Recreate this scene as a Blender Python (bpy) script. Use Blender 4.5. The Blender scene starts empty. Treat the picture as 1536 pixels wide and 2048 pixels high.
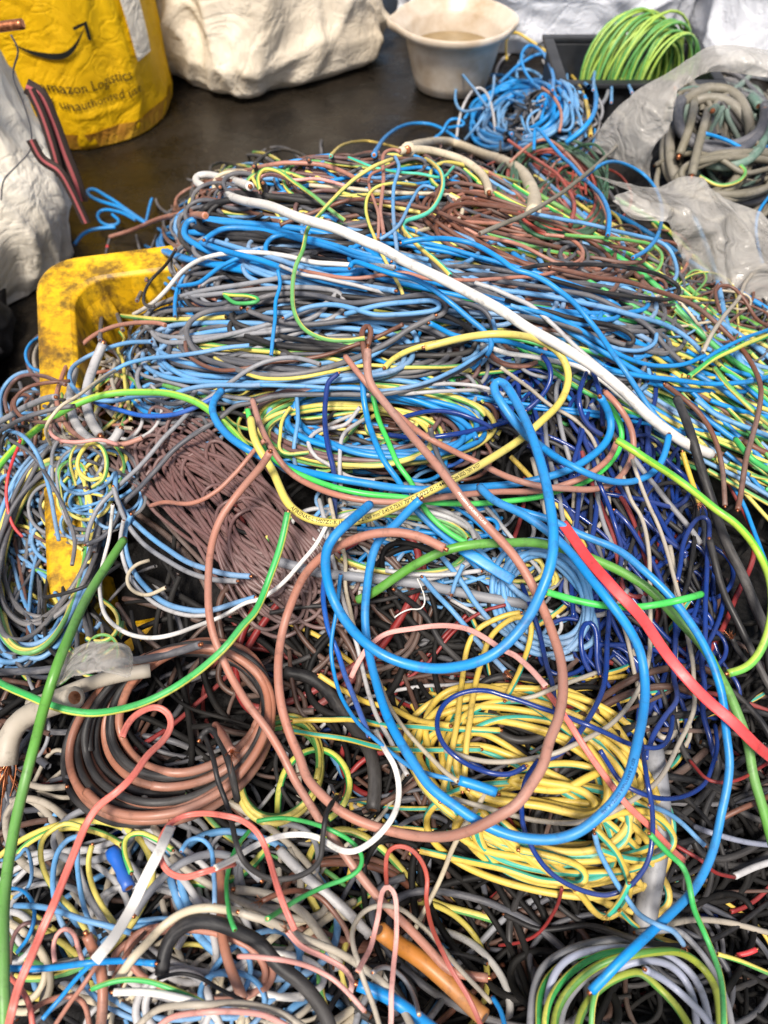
import bpy, math, random
import numpy as np
from mathutils import Vector, noise as mnoise

rng = np.random.default_rng(11)
random.seed(11)
S = bpy.context.scene
COL = S.collection

# ------------------------------------------------------------------ camera, world, sun, exposure
CAM_Z, PITCH, FPX = 1.10, 52.0, 1536.0
cd = bpy.data.cameras.new("camera")
cam = bpy.data.objects.new("camera", cd); COL.objects.link(cam)
cam.location = (0, 0, CAM_Z)
cam.rotation_euler = (math.radians(90 - PITCH), 0, 0)
cd.sensor_fit = 'HORIZONTAL'; cd.sensor_width = 36.0; cd.lens = 36.0
cd.clip_start = 0.02; cd.clip_end = 200
cd.dof.use_dof = True; cd.dof.focus_distance = 0.74; cd.dof.aperture_fstop = 9.0
S.camera = cam

SUN_TO = Vector((-0.10, -0.46, 0.86)).normalized()
w = bpy.data.worlds.new("World"); S.world = w; w.use_nodes = True
nt = w.node_tree; nt.nodes.clear()
sky = nt.nodes.new("ShaderNodeTexSky"); sky.sky_type = 'NISHITA'; sky.sun_disc = False
sky.sun_elevation = math.asin(SUN_TO.z)
sky.sun_rotation = math.atan2(SUN_TO.x, SUN_TO.y)
sky.dust_density = 4.0; sky.ozone_density = 0.6
bg = nt.nodes.new("ShaderNodeBackground"); bg.inputs[1].default_value = 0.095
wo = nt.nodes.new("ShaderNodeOutputWorld")
nt.links.new(sky.outputs[0], bg.inputs[0]); nt.links.new(bg.outputs[0], wo.inputs[0])
sd = bpy.data.lights.new("sun", 'SUN'); sd.energy = 4.0; sd.angle = math.radians(13.0); sd.color = (1.0, 0.94, 0.86)
sun = bpy.data.objects.new("sun", sd); COL.objects.link(sun)
sun.rotation_euler = SUN_TO.to_track_quat('Z', 'Y').to_euler(); sun.location = (0, 0, 5)
S.view_settings.view_transform = 'Standard'; S.view_settings.look = 'None'
S.view_settings.exposure = 0.42; S.view_settings.gamma = 1.0
S.render.engine = 'CYCLES'
S.cycles.max_bounces = 5; S.cycles.diffuse_bounces = 2; S.cycles.glossy_bounces = 3
S.cycles.transparent_max_bounces = 8; S.cycles.transmission_bounces = 4

# ------------------------------------------------------------------ picture point -> place
CP, SP = math.sin(math.radians(PITCH)), math.cos(math.radians(PITCH))   # forward = (0, SP, -CP)
def rays(px, py):
    X = (np.asarray(px, float) - 768) / FPX; Y = -(np.asarray(py, float) - 1024) / FPX
    return np.stack([X, Y * CP + SP, Y * SP - CP], -1)                  # scaled so depth along the axis = t
def at_z(px, py, z):
    d = rays(px, py); t = (np.asarray(z, float) - CAM_Z) / d[..., 2]
    return d * t[..., None] + np.array([0, 0, CAM_Z])
def at_y(px, py, y):
    d = rays(px, py); t = np.asarray(y, float) / d[..., 1]
    return d * t[..., None] + np.array([0, 0, CAM_Z])
def depth(p): return p[..., 1] * SP - (p[..., 2] - CAM_Z) * CP
def project(p):
    q = p - np.array([0, 0, CAM_Z]); dd = q[..., 1] * SP - q[..., 2] * CP
    return 768 + FPX * q[..., 0] / dd, 1024 - FPX * (q[..., 1] * CP + q[..., 2] * SP) / dd

# ------------------------------------------------------------------ node helpers / materials
def lin(c):
    return tuple(((v / 255) / 12.92 if v / 255 <= 0.04045 else ((v / 255 + 0.055) / 1.055) ** 2.4) for v in c) + (1,)
class NT:
    def __init__(s, name):
        s.m = bpy.data.materials.new(name); s.m.use_nodes = True; s.t = s.m.node_tree; s.t.nodes.clear()
        s.out = s.n("ShaderNodeOutputMaterial")
    def n(s, ty, **kw):
        nd = s.t.nodes.new(ty)
        for k, v in kw.items(): setattr(nd, k, v)
        return nd
    def l(s, a, b): s.t.links.new(a, b)
    def ramp(s, src, stops, interp='LINEAR'):
        r = s.n("ShaderNodeValToRGB"); cr = r.color_ramp; cr.interpolation = interp
        while len(cr.elements) > 1: cr.elements.remove(cr.elements[-1])
        for i, (p, c) in enumerate(stops):
            e = cr.elements[0] if i == 0 else cr.elements.new(p)
            e.position = p; e.color = c if len(c) == 4 else tuple(c) + (1,)
        s.l(src, r.inputs[0]); return r.outputs[0]
    def noise(s, vec, scale, detail=4, rough=.55, dist=0.0):
        a = s.n("ShaderNodeTexNoise"); a.inputs['Scale'].default_value = scale; a.inputs['Detail'].default_value = detail
        a.inputs['Roughness'].default_value = rough; a.inputs['Distortion'].default_value = dist
        if vec is not None: s.l(vec, a.inputs['Vector'])
        return a.outputs['Fac']
    def mapping(s, vec, scale):
        a = s.n("ShaderNodeMapping"); a.inputs['Scale'].default_value = scale; s.l(vec, a.inputs['Vector']); return a.outputs[0]
    def mix(s, f, a, b, mode='MIX'):
        m = s.n("ShaderNodeMix", data_type='RGBA', blend_type=mode)
        for sock, v in ((m.inputs[0], f), (m.inputs[6], a), (m.inputs[7], b)):
            if hasattr(v, 'is_output'): s.l(v, sock)
            else: sock.default_value = v
        return m.outputs[2]
    def bsdf(s, col, rough=.5, spec=.5, **kw):
        b = s.n("ShaderNodeBsdfPrincipled")
        for k, v in (('Base Color', col), ('Roughness', rough), ('Specular IOR Level', spec), *kw.items()):
            sock = b.inputs[k]
            if hasattr(v, 'is_output'): s.l(v, sock)
            else: sock.default_value = v
        s.l(b.outputs[0], s.out.inputs[0]); return b
    def bump(s, b, h, strength=.2, dist=.002):
        u = s.n("ShaderNodeBump"); u.inputs['Strength'].default_value = strength; u.inputs['Distance'].default_value = dist
        s.l(h, u.inputs['Height']); s.l(u.outputs[0], b.inputs['Normal'])
    def math(s, op, a, b=0.0):
        m = s.n("ShaderNodeMath", operation=op)
        for sock, v in ((m.inputs[0], a), (m.inputs[1], b)):
            if hasattr(v, 'is_output'): s.l(v, sock)
            else: sock.default_value = v
        return m.outputs[0]

def cable_mat(name, c1, rough=.42, dust=.35, stripe=None, frac=.4, dustc=(176, 170, 165), spec=.5):
    k = NT(name); tc = k.n("ShaderNodeTexCoord"); uv = tc.outputs['UV']; ob = tc.outputs['Object']
    base = lin(c1)
    if stripe:
        sx = k.n("ShaderNodeSeparateXYZ"); k.l(uv, sx.inputs[0])
        fr = k.math('FRACT', sx.outputs['Y'])
        base = k.ramp(fr, [(0, base), (1 - frac - .015, base), (1 - frac, lin(stripe)), (1, lin(stripe))])
    tone = k.noise(ob, 13, 3)
    base = k.mix(k.ramp(tone, [(.3, (0, 0, 0)), (.75, (.30, .30, .30))]), base, (.02, .018, .015, 1)) if not stripe else k.mix(.0, base, base)
    streak = k.noise(k.mapping(uv, (40, 5, 1)), 1.0, 5, .65)
    blot = k.noise(ob, 38, 5, .6)
    f = k.math('MULTIPLY', k.ramp(streak, [(.42, (0, 0, 0)), (.8, (1, 1, 1))]), k.ramp(blot, [(.35, (.05, .05, .05)), (.7, (1, 1, 1))]))
    patch = k.ramp(k.noise(ob, 5.5, 3, .5), [(.40, (0, 0, 0)), (.68, (1, 1, 1))])
    f = k.math('MULTIPLY', k.math('MAXIMUM', f, k.math('MULTIPLY', k.math('MULTIPLY', patch, k.ramp(streak, [(.25, (.1, .1, .1)), (.6, (1, 1, 1))])), .75)), dust)
    col = k.mix(f, base, lin(dustc))
    grime = k.ramp(k.noise(ob, 60, 5, .75), [(.53, (0, 0, 0)), (.72, (.85, .85, .85))])
    col = k.mix(k.math('MULTIPLY', grime, .6), col, (.03, .025, .02, 1))
    rg = k.ramp(blot, [(.3, (rough - .08,) * 3), (.7, (min(rough + .22, .95),) * 3)])
    b = k.bsdf(col, rg, spec)
    k.bump(b, k.noise(k.mapping(uv, (90, 4, 1)), 1.0, 4, .6), .25, .0006)
    return k.m

M = {}
def CM(key, *a, **kw): M[key] = cable_mat(key + "_insulation", *a, **kw)
CM('blue', (10, 138, 212), .38, .20, dustc=(150, 178, 196))
CM('dblue', (14, 92, 186), .32, .25)
CM('lblue', (92, 156, 208), .5, .6)
CM('navy', (14, 52, 128), .18, .12)
CM('brown', (112, 68, 50), .42, .35)
CM('tan', (176, 118, 98), .42, .35)
CM('mauve', (112, 80, 77), .40, .30)
CM('choc', (84, 56, 44), .45, .35)
CM('black', (26, 26, 29), .48, .25, spec=.35)
CM('shaded_black', (12, 12, 13), .62, .06, spec=.2)  # darker copy of the black insulation, shade of the deep gaps in its colour
CM('dgrey', (74, 76, 84), .5, .65)
CM('grey', (136, 138, 144), .5, .55)
CM('lgrey', (186, 184, 184), .48, .3)
CM('white', (226, 222, 216), .42, .15, dustc=(150, 135, 110))
CM('cream', (206, 192, 166), .48, .35, dustc=(150, 130, 105))
CM('beige', (176, 166, 150), .5, .35)
CM('yg', (212, 194, 92), .42, .32, stripe=(92, 160, 80), frac=.32)
CM('yt', (210, 178, 74), .42, .28, stripe=(46, 158, 138), frac=.19)
CM('gy', (58, 168, 84), .4, .28, stripe=(206, 204, 92), frac=.28)
CM('ty', (60, 190, 160), .42, .25, stripe=(214, 186, 90), frac=.5)
CM('yellow', (214, 180, 60), .42, .3)
CM('lime', (170, 204, 64), .4, .22, stripe=(98, 184, 60), frac=.22)
CM('green', (92, 158, 56), .4, .3)
CM('bgreen', (70, 210, 88), .38, .2)
CM('dgreen', (34, 92, 56), .45, .35)
CM('sage', (96, 126, 112), .5, .6)
CM('olive', (116, 110, 92), .5, .6)
CM('red', (222, 62, 66), .4, .2)
CM('dred', (140, 34, 34), .42, .25)
CM('coral', (224, 112, 98), .42, .3, dustc=(236, 200, 190))
CM('pink', (216, 150, 140), .46, .55, dustc=(240, 222, 214))
CM('rust', (176, 72, 56), .42, .3)
CM('orange', (184, 118, 48), .36, .3)
CM('copperbrown', (166, 108, 84), .40, .35)
CM('lav', (148, 153, 172), .46, .4)
CM('olime', (140, 152, 52), .42, .35, stripe=(78, 128, 52), frac=.2)
CM('hank', (160, 190, 78), .42, .35, stripe=(84, 150, 72), frac=.42)

def mk_copper():
    k = NT("copper"); tc = k.n("ShaderNodeTexCoord")
    c = k.ramp(k.noise(tc.outputs['Object'], 120, 3), [(.3, lin((120, 66, 40))), (.65, lin((214, 140, 98)))])
    k.bsdf(c, .34, .5, Metallic=.85); return k.m
M['copper'] = mk_copper()
def mk_flat(name, c, rough=.6, spec=.3):
    k = NT(name); tc = k.n("ShaderNodeTexCoord")
    a = lin(c); k.bsdf(k.mix(k.ramp(k.noise(tc.outputs['Object'], 60, 4), [(.35, (0, 0, 0)), (.8, (.35, .35, .35))]), a, tuple(v * .45 for v in a[:3]) + (1,)), rough, spec); return k.m
M['ink'] = mk_flat('black_print', (28, 30, 26)); M['whiteink'] = mk_flat('white_print', (232, 226, 220))
M['dgink'] = mk_flat('dark_blue_print', (10, 60, 110)); M['redband'] = mk_flat('red_band', (205, 70, 74), .5)

# ------------------------------------------------------------------ object helpers
def mesh_obj(name, verts, faces, mats, parent=None, fmat=None, uv=None, smooth=True, loc=None):
    verts = np.asarray(verts, np.float32)
    if loc is None:
        loc = np.array([verts[:, 0].mean(), verts[:, 1].mean(), verts[:, 2].min()], np.float32)
    loc = np.asarray(loc, np.float32)
    me = bpy.data.meshes.new(name)
    faces = [f for f in faces]
    arrs = [np.asarray(f, np.int32) for f in faces]
    me.vertices.add(len(verts)); me.vertices.foreach_set("co", (verts - loc).ravel())
    tot = sum(a.size for a in arrs); nf = sum(a.shape[0] for a in arrs)
    me.loops.add(tot); me.polygons.add(nf)
    me.loops.foreach_set("vertex_index", np.concatenate([a.ravel() for a in arrs]))
    lt = np.concatenate([np.full(a.shape[0], a.shape[1], np.int32) for a in arrs])
    me.polygons.foreach_set("loop_start", np.concatenate([[0], np.cumsum(lt)[:-1]]).astype(np.int32))
    me.polygons.foreach_set("loop_total", lt)
    for m in mats: me.materials.append(m)
    if fmat is not None: me.polygons.foreach_set("material_index", np.asarray(fmat, np.int32))
    if uv is not None:
        l = me.uv_layers.new(name="UVMap"); l.data.foreach_set("uv", np.asarray(uv, np.float32).ravel())
    me.polygons.foreach_set("use_smooth", np.full(nf, smooth, bool))
    me.update(calc_edges=True); me.validate()
    o = bpy.data.objects.new(name, me); COL.objects.link(o)
    if parent is not None:
        o.parent = parent
        pl = np.array(parent.location); o.location = tuple(loc - pl)
    else: o.location = tuple(loc)
    return o
def tag(o, label, cat, group=None, kind=None):
    o['label'] = label
    if cat: o['category'] = cat
    if group: o['group'] = group
    if kind: o['kind'] = kind
    return o
def empty(name, loc):
    o = bpy.data.objects.new(name, None); COL.objects.link(o); o.location = tuple(loc); o.empty_display_size = .05
    return o

def catmull(P, step):
    P = np.asarray(P, float)
    if len(P) == 2: P = np.array([P[0], (P[0] + P[1]) / 2, P[1]])
    Q = np.vstack([2 * P[0] - P[1], P, 2 * P[-1] - P[-2]]); out = []
    for i in range(1, len(Q) - 2):
        p0, p1, p2, p3 = Q[i - 1:i + 3]
        # centripetal knots
        d = [max(np.linalg.norm(b[:2] - a[:2]), 1e-6) ** .5 for a, b in ((p0, p1), (p1, p2), (p2, p3))]
        t0, t1 = 0, d[0]; t2 = t1 + d[1]; t3 = t2 + d[2]
        n = max(2, int(np.linalg.norm((p2 - p1)[:2]) / (step * .4)))
        t = np.linspace(t1, t2, n, endpoint=False)[:, None]
        A1 = (t1 - t) / (t1 - t0) * p0 + (t - t0) / (t1 - t0) * p1
        A2 = (t2 - t) / (t2 - t1) * p1 + (t - t1) / (t2 - t1) * p2
        A3 = (t3 - t) / (t3 - t2) * p2 + (t - t2) / (t3 - t2) * p3
        B1 = (t2 - t) / (t2 - t0) * A1 + (t - t0) / (t2 - t0) * A2
        B2 = (t3 - t) / (t3 - t1) * A2 + (t - t1) / (t3 - t1) * A3
        out.append((t2 - t) / (t2 - t1) * B1 + (t - t1) / (t2 - t1) * B2)
    out.append(P[-1:]); R = np.vstack(out)
    return resample(R, step)
def resample(R, step):
    s = np.concatenate([[0], np.cumsum(np.linalg.norm(np.diff(R[:, :2] if step > 1 else R, axis=0), axis=1))])
    n = max(3, int(s[-1] / step) + 1); u = np.linspace(0, s[-1], n)
    return np.stack([np.interp(u, s, R[:, i]) for i in range(R.shape[1])], -1)

# cross-sections: unit outlines
def profile(kind, k):
    a = np.arange(k) * 2 * np.pi / k
    if kind == 'flat':
        return np.stack([np.cos(a), .52 * np.sin(a) * (1 - .62 * np.exp(-(np.cos(a) / .20) ** 2))], -1)
    if kind == 'strip':
        return np.stack([np.sign(np.cos(a)) * np.abs(np.cos(a)) ** .5, .28 * np.sign(np.sin(a)) * np.abs(np.sin(a)) ** .6], -1)
    return np.stack([np.cos(a), np.sin(a)], -1)
def frames(P, ref):
    T = np.gradient(P, axis=0); T /= np.linalg.norm(T, axis=1)[:, None] + 1e-12
    N = np.empty_like(P); n = ref - T[0] * np.dot(ref, T[0]); n /= np.linalg.norm(n) + 1e-9
    for i in range(len(P)):
        n = n - T[i] * np.dot(n, T[i]); n /= np.linalg.norm(n) + 1e-9; N[i] = n
    return T, N, np.cross(T, N)
def cam_frames(P):
    T = np.gradient(P, axis=0); T /= np.linalg.norm(T, axis=1)[:, None] + 1e-12
    N = np.array([0, 0, CAM_Z]) - P; N[:, 2] += .3
    N -= T * (N * T).sum(1)[:, None]; N /= np.linalg.norm(N, axis=1)[:, None] + 1e-9
    return T, N, np.cross(T, N)
def tube_data(P, r, k=8, prof='round', phase=0.0, twist=0.0, caps=True):
    """verts, quads, uv per loop, cap faces; r scalar or per ring"""
    P = np.asarray(P, float); n = len(P); r = np.broadcast_to(np.asarray(r, float), (n,))
    if prof == 'round': T, N, B = frames(P, np.array([0.05, -.3, 1.0]))
    else:
        T, N, B = cam_frames(P)
        for _ in range(6):
            N[1:-1] = (N[:-2] + N[1:-1] + N[2:]) / 3
        N -= T * (N * T).sum(1)[:, None]; N /= np.linalg.norm(N, axis=1)[:, None]; B = np.cross(T, N)
        N, B = B, N            # wide axis across, thin axis towards the viewer side
    pr = profile(prof, k)
    V = P[:, None, :] + r[:, None, None] * (pr[None, :, 0, None] * N[:, None, :] + pr[None, :, 1, None] * B[:, None, :])
    idx = np.arange(n * k).reshape(n, k)
    a = idx[:-1]; b = np.roll(idx[:-1], -1, 1); c = np.roll(idx[1:], -1, 1); d = idx[1:]
    quads = np.stack([a, b, c, d], -1).reshape(-1, 4)
    s = np.concatenate([[0], np.cumsum(np.linalg.norm(np.diff(P, axis=0), axis=1))])
    v0 = np.arange(k) / k; v1 = (np.arange(k) + 1) / k
    tw = phase + twist * s
    uvq = np.empty((n - 1, k, 4, 2))
    uvq[..., 0, 0] = s[:-1, None]; uvq[..., 0, 1] = v0[None] + tw[:-1, None]
    uvq[..., 1, 0] = s[:-1, None]; uvq[..., 1, 1] = v1[None] + tw[:-1, None]
    uvq[..., 2, 0] = s[1:, None]; uvq[..., 2, 1] = v1[None] + tw[1:, None]
    uvq[..., 3, 0] = s[1:, None]; uvq[..., 3, 1] = v0[None] + tw[1:, None]
    V = V.reshape(-1, 3); uvq = uvq.reshape(-1, 2)
    capq = np.zeros((0, 4), int); capn = np.zeros((0, k), int); uvc = np.zeros((0, 2)); extra = []
    if caps:
        base = len(V); qs = []; ns = []
        for e, sgn in ((0, -1), (n - 1, 1)):
            ring = idx[e]; c0 = P[e] + T[e] * sgn * .0003
            inn = c0 + (V[ring] - P[e]) * .58
            ii = base + len(extra) * k + np.arange(k); extra.append(inn)
            q = np.stack([ring, np.roll(ring, -1), np.roll(ii, -1), ii], -1)
            if sgn < 0: q = q[:, ::-1]; ns.append(ii[::-1])
            else: ns.append(ii)
            qs.append(q)
        V = np.vstack([V] + extra); capq = np.vstack(qs); capn = np.array(ns)
        uvc = np.full((capq.size + capn.size, 2), .1)
    return V, quads, uvq, capq, capn, uvc
def tube_obj(name, P, r, mat, parent=None, k=10, prof='round', phase=0., twist=0., core=None):
    V, q, uvq, cq, cn, uvc = tube_data(P, r, k, prof, phase, twist)
    fm = np.concatenate([np.zeros(len(q) + len(cq)), np.ones(len(cn))])
    return mesh_obj(name, V, [q, cq, cn], [mat, core or M['copper']], parent, fm, np.vstack([uvq, uvc]))
class Bundle:
    """many tubes joined in one mesh"""
    def __init__(s): s.V = []; s.Q = []; s.U = []; s.F = []; s.n = 0; s.mats = []
    def add(s, P, r, mat, k=6, phase=0., twist=0.):
        if mat not in s.mats: s.mats.append(mat)
        V, q, u, *_ = tube_data(P, r, k, 'round', phase, twist, caps=False)
        s.V.append(V); s.Q.append(q + s.n); s.U.append(u); s.F.append(np.full(len(q), s.mats.index(mat))); s.n += len(V)
    def build(s, name, parent=None):
        return mesh_obj(name, np.vstack(s.V), [np.vstack(s.Q)], s.mats, parent, np.concatenate(s.F), np.vstack(s.U))

# ------------------------------------------------------------------ the heap's surface
CTRL = """300:600,.51 720,.52 850,.51|400:400,.48|450:350,.49 480,.52 650,.54 850,.54 1000,.52 1120,.49 1290,.41|
600:420,.49 650,.53 900,.54 1150,.52 1350,.46 1500,.38 200,.28|560:230,.28|700:180,.32 300,.44 60,.30|
800:200,.40 450,.49 700,.51 950,.51 1200,.50 1450,.45 60,.40 130,.44|1000:60,.36 230,.43 500,.50 750,.50 1000,.50 1250,.48 1480,.45|
1120:450,.49 700,.49 1000,.49 150,.36|1200:60,.38 200,.36 450,.46 700,.45 1000,.47 1250,.47 1480,.45|
1330:150,.455 60,.43|1400:60,.42 300,.44 600,.40 900,.45 1200,.46 1480,.42|1600:60,.40 300,.46 600,.41 900,.46 1200,.47 1480,.40|
1850:60,.42 300,.45 600,.44 900,.34 1150,.38 1480,.36|2100:60,.43 300,.46 700,.45 1200,.45 1480,.42|
200:1050,.36 1400,.44 1500,.42|300:1130,.36 1250,.33 1400,.40 1500,.38|380:1100,.40 1220,.37|440:1300,.36 1480,.34"""
ctr = []
for row in CTRL.replace("\n", "").split("|"):
    yy, pts = row.split(":")
    for p in pts.split():
        xx, zz = p.split(","); ctr.append((*at_z(float(xx), float(yy), float(zz))[:2], float(zz)))
for i, (xx, yy, zz) in enumerate(((350, 450, .49), (480, 330, .51), (600, 300, .51), (720, 290, .52), (850, 285, .51))):
    p = at_z(xx, yy, zz); ctr.append((p[0], p[1] + .14, .30)); ctr.append((p[0], p[1] + .30, .02))
for x_, y_, z_ in ((-.75, .6, .06), (-.75, .3, .16), (-.7, 0, .2), (-.6, 1.0, .0), (-.3, 1.45, 0), (.2, 1.75, .05), (.5, 2.1, .05), (.9, 2.0, .1), (1.1, 1.4, .3), (.95, .9, .33), (.8, .5, .38), (.7, .2, .36), (.6, -.1, .36), (0, -.25, .38), (-.6, -.2, .34)):
    ctr.append((x_, y_, z_))
ctr = np.array(ctr)
def tps_fit(c, lam=2e-4):
    n = len(c); d2 = ((c[:, None, :2] - c[None, :, :2]) ** 2).sum(-1)
    K = np.where(d2 > 0, d2 * np.log(np.maximum(d2, 1e-12)), 0) * .5 + lam * np.eye(n)
    Pm = np.hstack([np.ones((n, 1)), c[:, :2]])
    A = np.block([[K, Pm], [Pm.T, np.zeros((3, 3))]])
    return np.linalg.solve(A, np.concatenate([c[:, 2], np.zeros(3)]))
wt = tps_fit(ctr)
GX0, GY0, GS = -1.2, -.4, .004
NX, NY = 600, 660
gx = GX0 + GS * np.arange(NX); gy = GY0 + GS * np.arange(NY)
XX, YY = np.meshgrid(gx, gy)
HG = np.zeros((NY, NX))
for i, c in enumerate(ctr):
    d2 = (XX - c[0]) ** 2 + (YY - c[1]) ** 2
    HG += wt[i] * .5 * d2 * np.log(np.maximum(d2, 1e-12))
HG += wt[-3] + wt[-2] * XX + wt[-1] * YY
HG = np.clip(HG, 0.0, .58)
TOP = HG - .030
def samp(G, x, y):
    u = np.clip((x - GX0) / GS, 0, NX - 1.001); v = np.clip((y - GY0) / GS, 0, NY - 1.001)
    i = u.astype(int); j = v.astype(int); fu = u - i; fv = v - j
    return (G[j, i] * (1 - fu) + G[j, i + 1] * fu) * (1 - fv) + (G[j + 1, i] * (1 - fu) + G[j + 1, i + 1] * fu) * fv
def hit(px, py):
    d = rays(px, py); t = np.linspace(.25, 3.2, 420)
    Pz = d[:, None, :] * t[None, :, None] + np.array([0, 0, CAM_Z])
    below = Pz[..., 2] < samp(HG, Pz[..., 0], Pz[..., 1])
    f = np.argmax(below, 1); f[~below.any(1)] = 419
    f = np.maximum(f, 1)
    # refine
    lo = t[f - 1]; hi = t[f]
    for _ in range(8):
        m = (lo + hi) / 2; q = d * m[:, None] + np.array([0, 0, CAM_Z])
        b = q[:, 2] < samp(HG, q[:, 0], q[:, 1]); hi = np.where(b, m, hi); lo = np.where(b, lo, m)
    return d * hi[:, None] + np.array([0, 0, CAM_Z])
def stamp(P, r):
    r = np.broadcast_to(np.asarray(r), (len(P),)); kk = int(np.ceil(r.max() / GS))
    i0 = np.round((P[:, 0] - GX0) / GS).astype(int); j0 = np.round((P[:, 1] - GY0) / GS).astype(int)
    for dj in range(-kk, kk + 1):
        for di in range(-kk, kk + 1):
            i = i0 + di; j = j0 + dj
            ok = (i >= 0) & (i < NX) & (j >= 0) & (j < NY)
            d2 = (GX0 + GS * i - P[:, 0]) ** 2 + (GY0 + GS * j - P[:, 1]) ** 2
            ok &= d2 < r ** 2
            if ok.any():
                np.maximum.at(TOP, (j[ok], i[ok]), (P[:, 2] + np.sqrt(np.maximum(r ** 2 - d2, 0)))[ok])
def smooth1(z, it):
    z = z.copy()
    for _ in range(it):
        z[1:-1] = .25 * z[:-2] + .5 * z[1:-1] + .25 * z[2:]
    return z
def lay(pix, wpx, lift=0.0, cap=.03, sink=.0, stiff=40, fixed=None):
    """pix (n,2|3) picture points -> 3D centreline resting on what lies there, plus radius"""
    px, py = pix[:, 0], pix[:, 1]
    ex = pix[:, 2] * .001 if pix.shape[1] > 2 else 0
    P = hit(px, py)
    for _ in range(3):                         # clean silhouette jumps in depth
        z = smooth1(np.minimum(P[:, 2], .60), 6); P = at_z(px, py, z)
    r = wpx / 2 * depth(P).mean() / FPX
    z = P[:, 2]
    for it in range(5):
        x, y = P[:, 0], P[:, 1]
        h = np.max([samp(TOP, x + a * r, y + b * r) for a, b in ((0, 0), (.7, 0), (-.7, 0), (0, .7), (0, -.7))], 0)
        H0 = samp(HG, x, y)
        tgt = np.clip(h + r * .9, H0 - .05, H0 + cap) - sink
        e = tgt.copy()
        for _ in range(stiff):
            e[1:-1] = np.maximum(tgt[1:-1] - .002, .25 * e[:-2] + .5 * e[1:-1] + .25 * e[2:])
        e = smooth1(e, 6)
        z = .4 * z + .6 * (e + lift + ex)
        z = smooth1(z, 2)
        P = at_z(px, py, z)
    z = smooth1(P[:, 2], 260 if stiff >= 80 else 60 if stiff >= 40 else 15); P = at_z(px, py, z)
    P = smooth3(P, 1 + int(max(0, wpx - 8) * .8))
    r = wpx / 2 * depth(P).mean() / FPX
    P = resample(P, max(r * .9, .0035))
    return P, r
def smooth3(P, it):
    P = P.copy()
    for _ in range(it): P[1:-1] = .25 * P[:-2] + .5 * P[1:-1] + .25 * P[2:]
    return P

# ------------------------------------------------------------------ setting: floor
def mk_floor():
    k = NT("wet_dirty_concrete"); tc = k.n("ShaderNodeTexCoord"); v = tc.outputs['Object']
    big = k.noise(v, 1.6, 5, .6, .4); mid = k.noise(v, 7, 6, .65, .3); fine = k.noise(v, 60, 4, .6)
    c = k.ramp(big, [(.32, lin((8, 7, 6))), (.5, lin((20, 17, 14))), (.68, lin((40, 35, 28)))])
    c = k.mix(k.ramp(mid, [(.42, (0, 0, 0)), (.7, (.7, .7, .7))]), c, lin((32, 24, 13)))
    c = k.mix(k.ramp(fine, [(.55, (0, 0, 0)), (.72, (.5, .5, .5))]), c, lin((54, 47, 38)))
    r = k.ramp(mid, [(.38, (.13,) * 3), (.62, (.48,) * 3)])
    b = k.bsdf(c, r, .45); k.bump(b, k.noise(v, 24, 6, .65), .5, .008); return k.m
fl = mesh_obj("floor", [(-25, -20, 0), (25, -20, 0), (25, 30, 0), (-25, 30, 0)], [np.array([[0, 1, 2, 3]])], [mk_floor()], loc=(0, 0, 0))
tag(fl, "dark stained concrete floor with damp brown patches", None, kind="structure")

# ------------------------------------------------------------------ dark sheet below the heap, coloured as the shade between cables
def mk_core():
    k = NT("painted_depth_shade"); tc = k.n("ShaderNodeTexCoord"); v = tc.outputs['Object']
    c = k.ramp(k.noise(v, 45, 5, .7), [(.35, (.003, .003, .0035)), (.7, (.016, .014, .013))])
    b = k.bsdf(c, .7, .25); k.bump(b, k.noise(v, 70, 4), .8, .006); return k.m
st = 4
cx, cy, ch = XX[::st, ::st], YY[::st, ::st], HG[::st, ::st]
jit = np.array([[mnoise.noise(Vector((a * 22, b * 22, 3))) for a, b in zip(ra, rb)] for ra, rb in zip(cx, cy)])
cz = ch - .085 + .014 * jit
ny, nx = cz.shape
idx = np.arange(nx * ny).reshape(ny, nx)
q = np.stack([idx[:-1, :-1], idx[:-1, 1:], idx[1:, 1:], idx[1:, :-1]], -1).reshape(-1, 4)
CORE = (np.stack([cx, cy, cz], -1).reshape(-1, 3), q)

# ------------------------------------------------------------------ yellow bin
def mk_bin():
    k = NT("worn_yellow_plastic"); tc = k.n("ShaderNodeTexCoord"); v = tc.outputs['Object']
    n1 = k.noise(v, 7, 6, .7, .5); n2 = k.noise(v, 30, 5, .7); n3 = k.noise(k.mapping(v, (30, 30, 3)), 1, 5, .7)
    c = k.ramp(n1, [(.3, lin((176, 126, 10))), (.5, lin((222, 172, 14))), (.7, lin((232, 190, 40)))])
    c = k.mix(k.ramp(n2, [(.46, (0, 0, 0)), (.64, (.85,) * 3)]), c, lin((88, 62, 24)))
    c = k.mix(k.ramp(n3, [(.48, (0, 0, 0)), (.68, (.8,) * 3)]), c, lin((48, 38, 24)))
    b = k.bsdf(c, .5, .4); k.bump(b, n2, .25, .002); return k.m
bA, bB = at_z(112, 545, .445), at_z(152, 1320, .33)
du = bB - bA; bl = np.linalg.norm(du[:2]); du /= np.linalg.norm(du)
dv = np.array([-du[1], du[0], 0]); dv /= np.linalg.norm(dv)
if dv[0] < 0: dv = -dv
bwid = .60; bc0 = bA + du * bl / 2 + dv * bwid / 2
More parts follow.
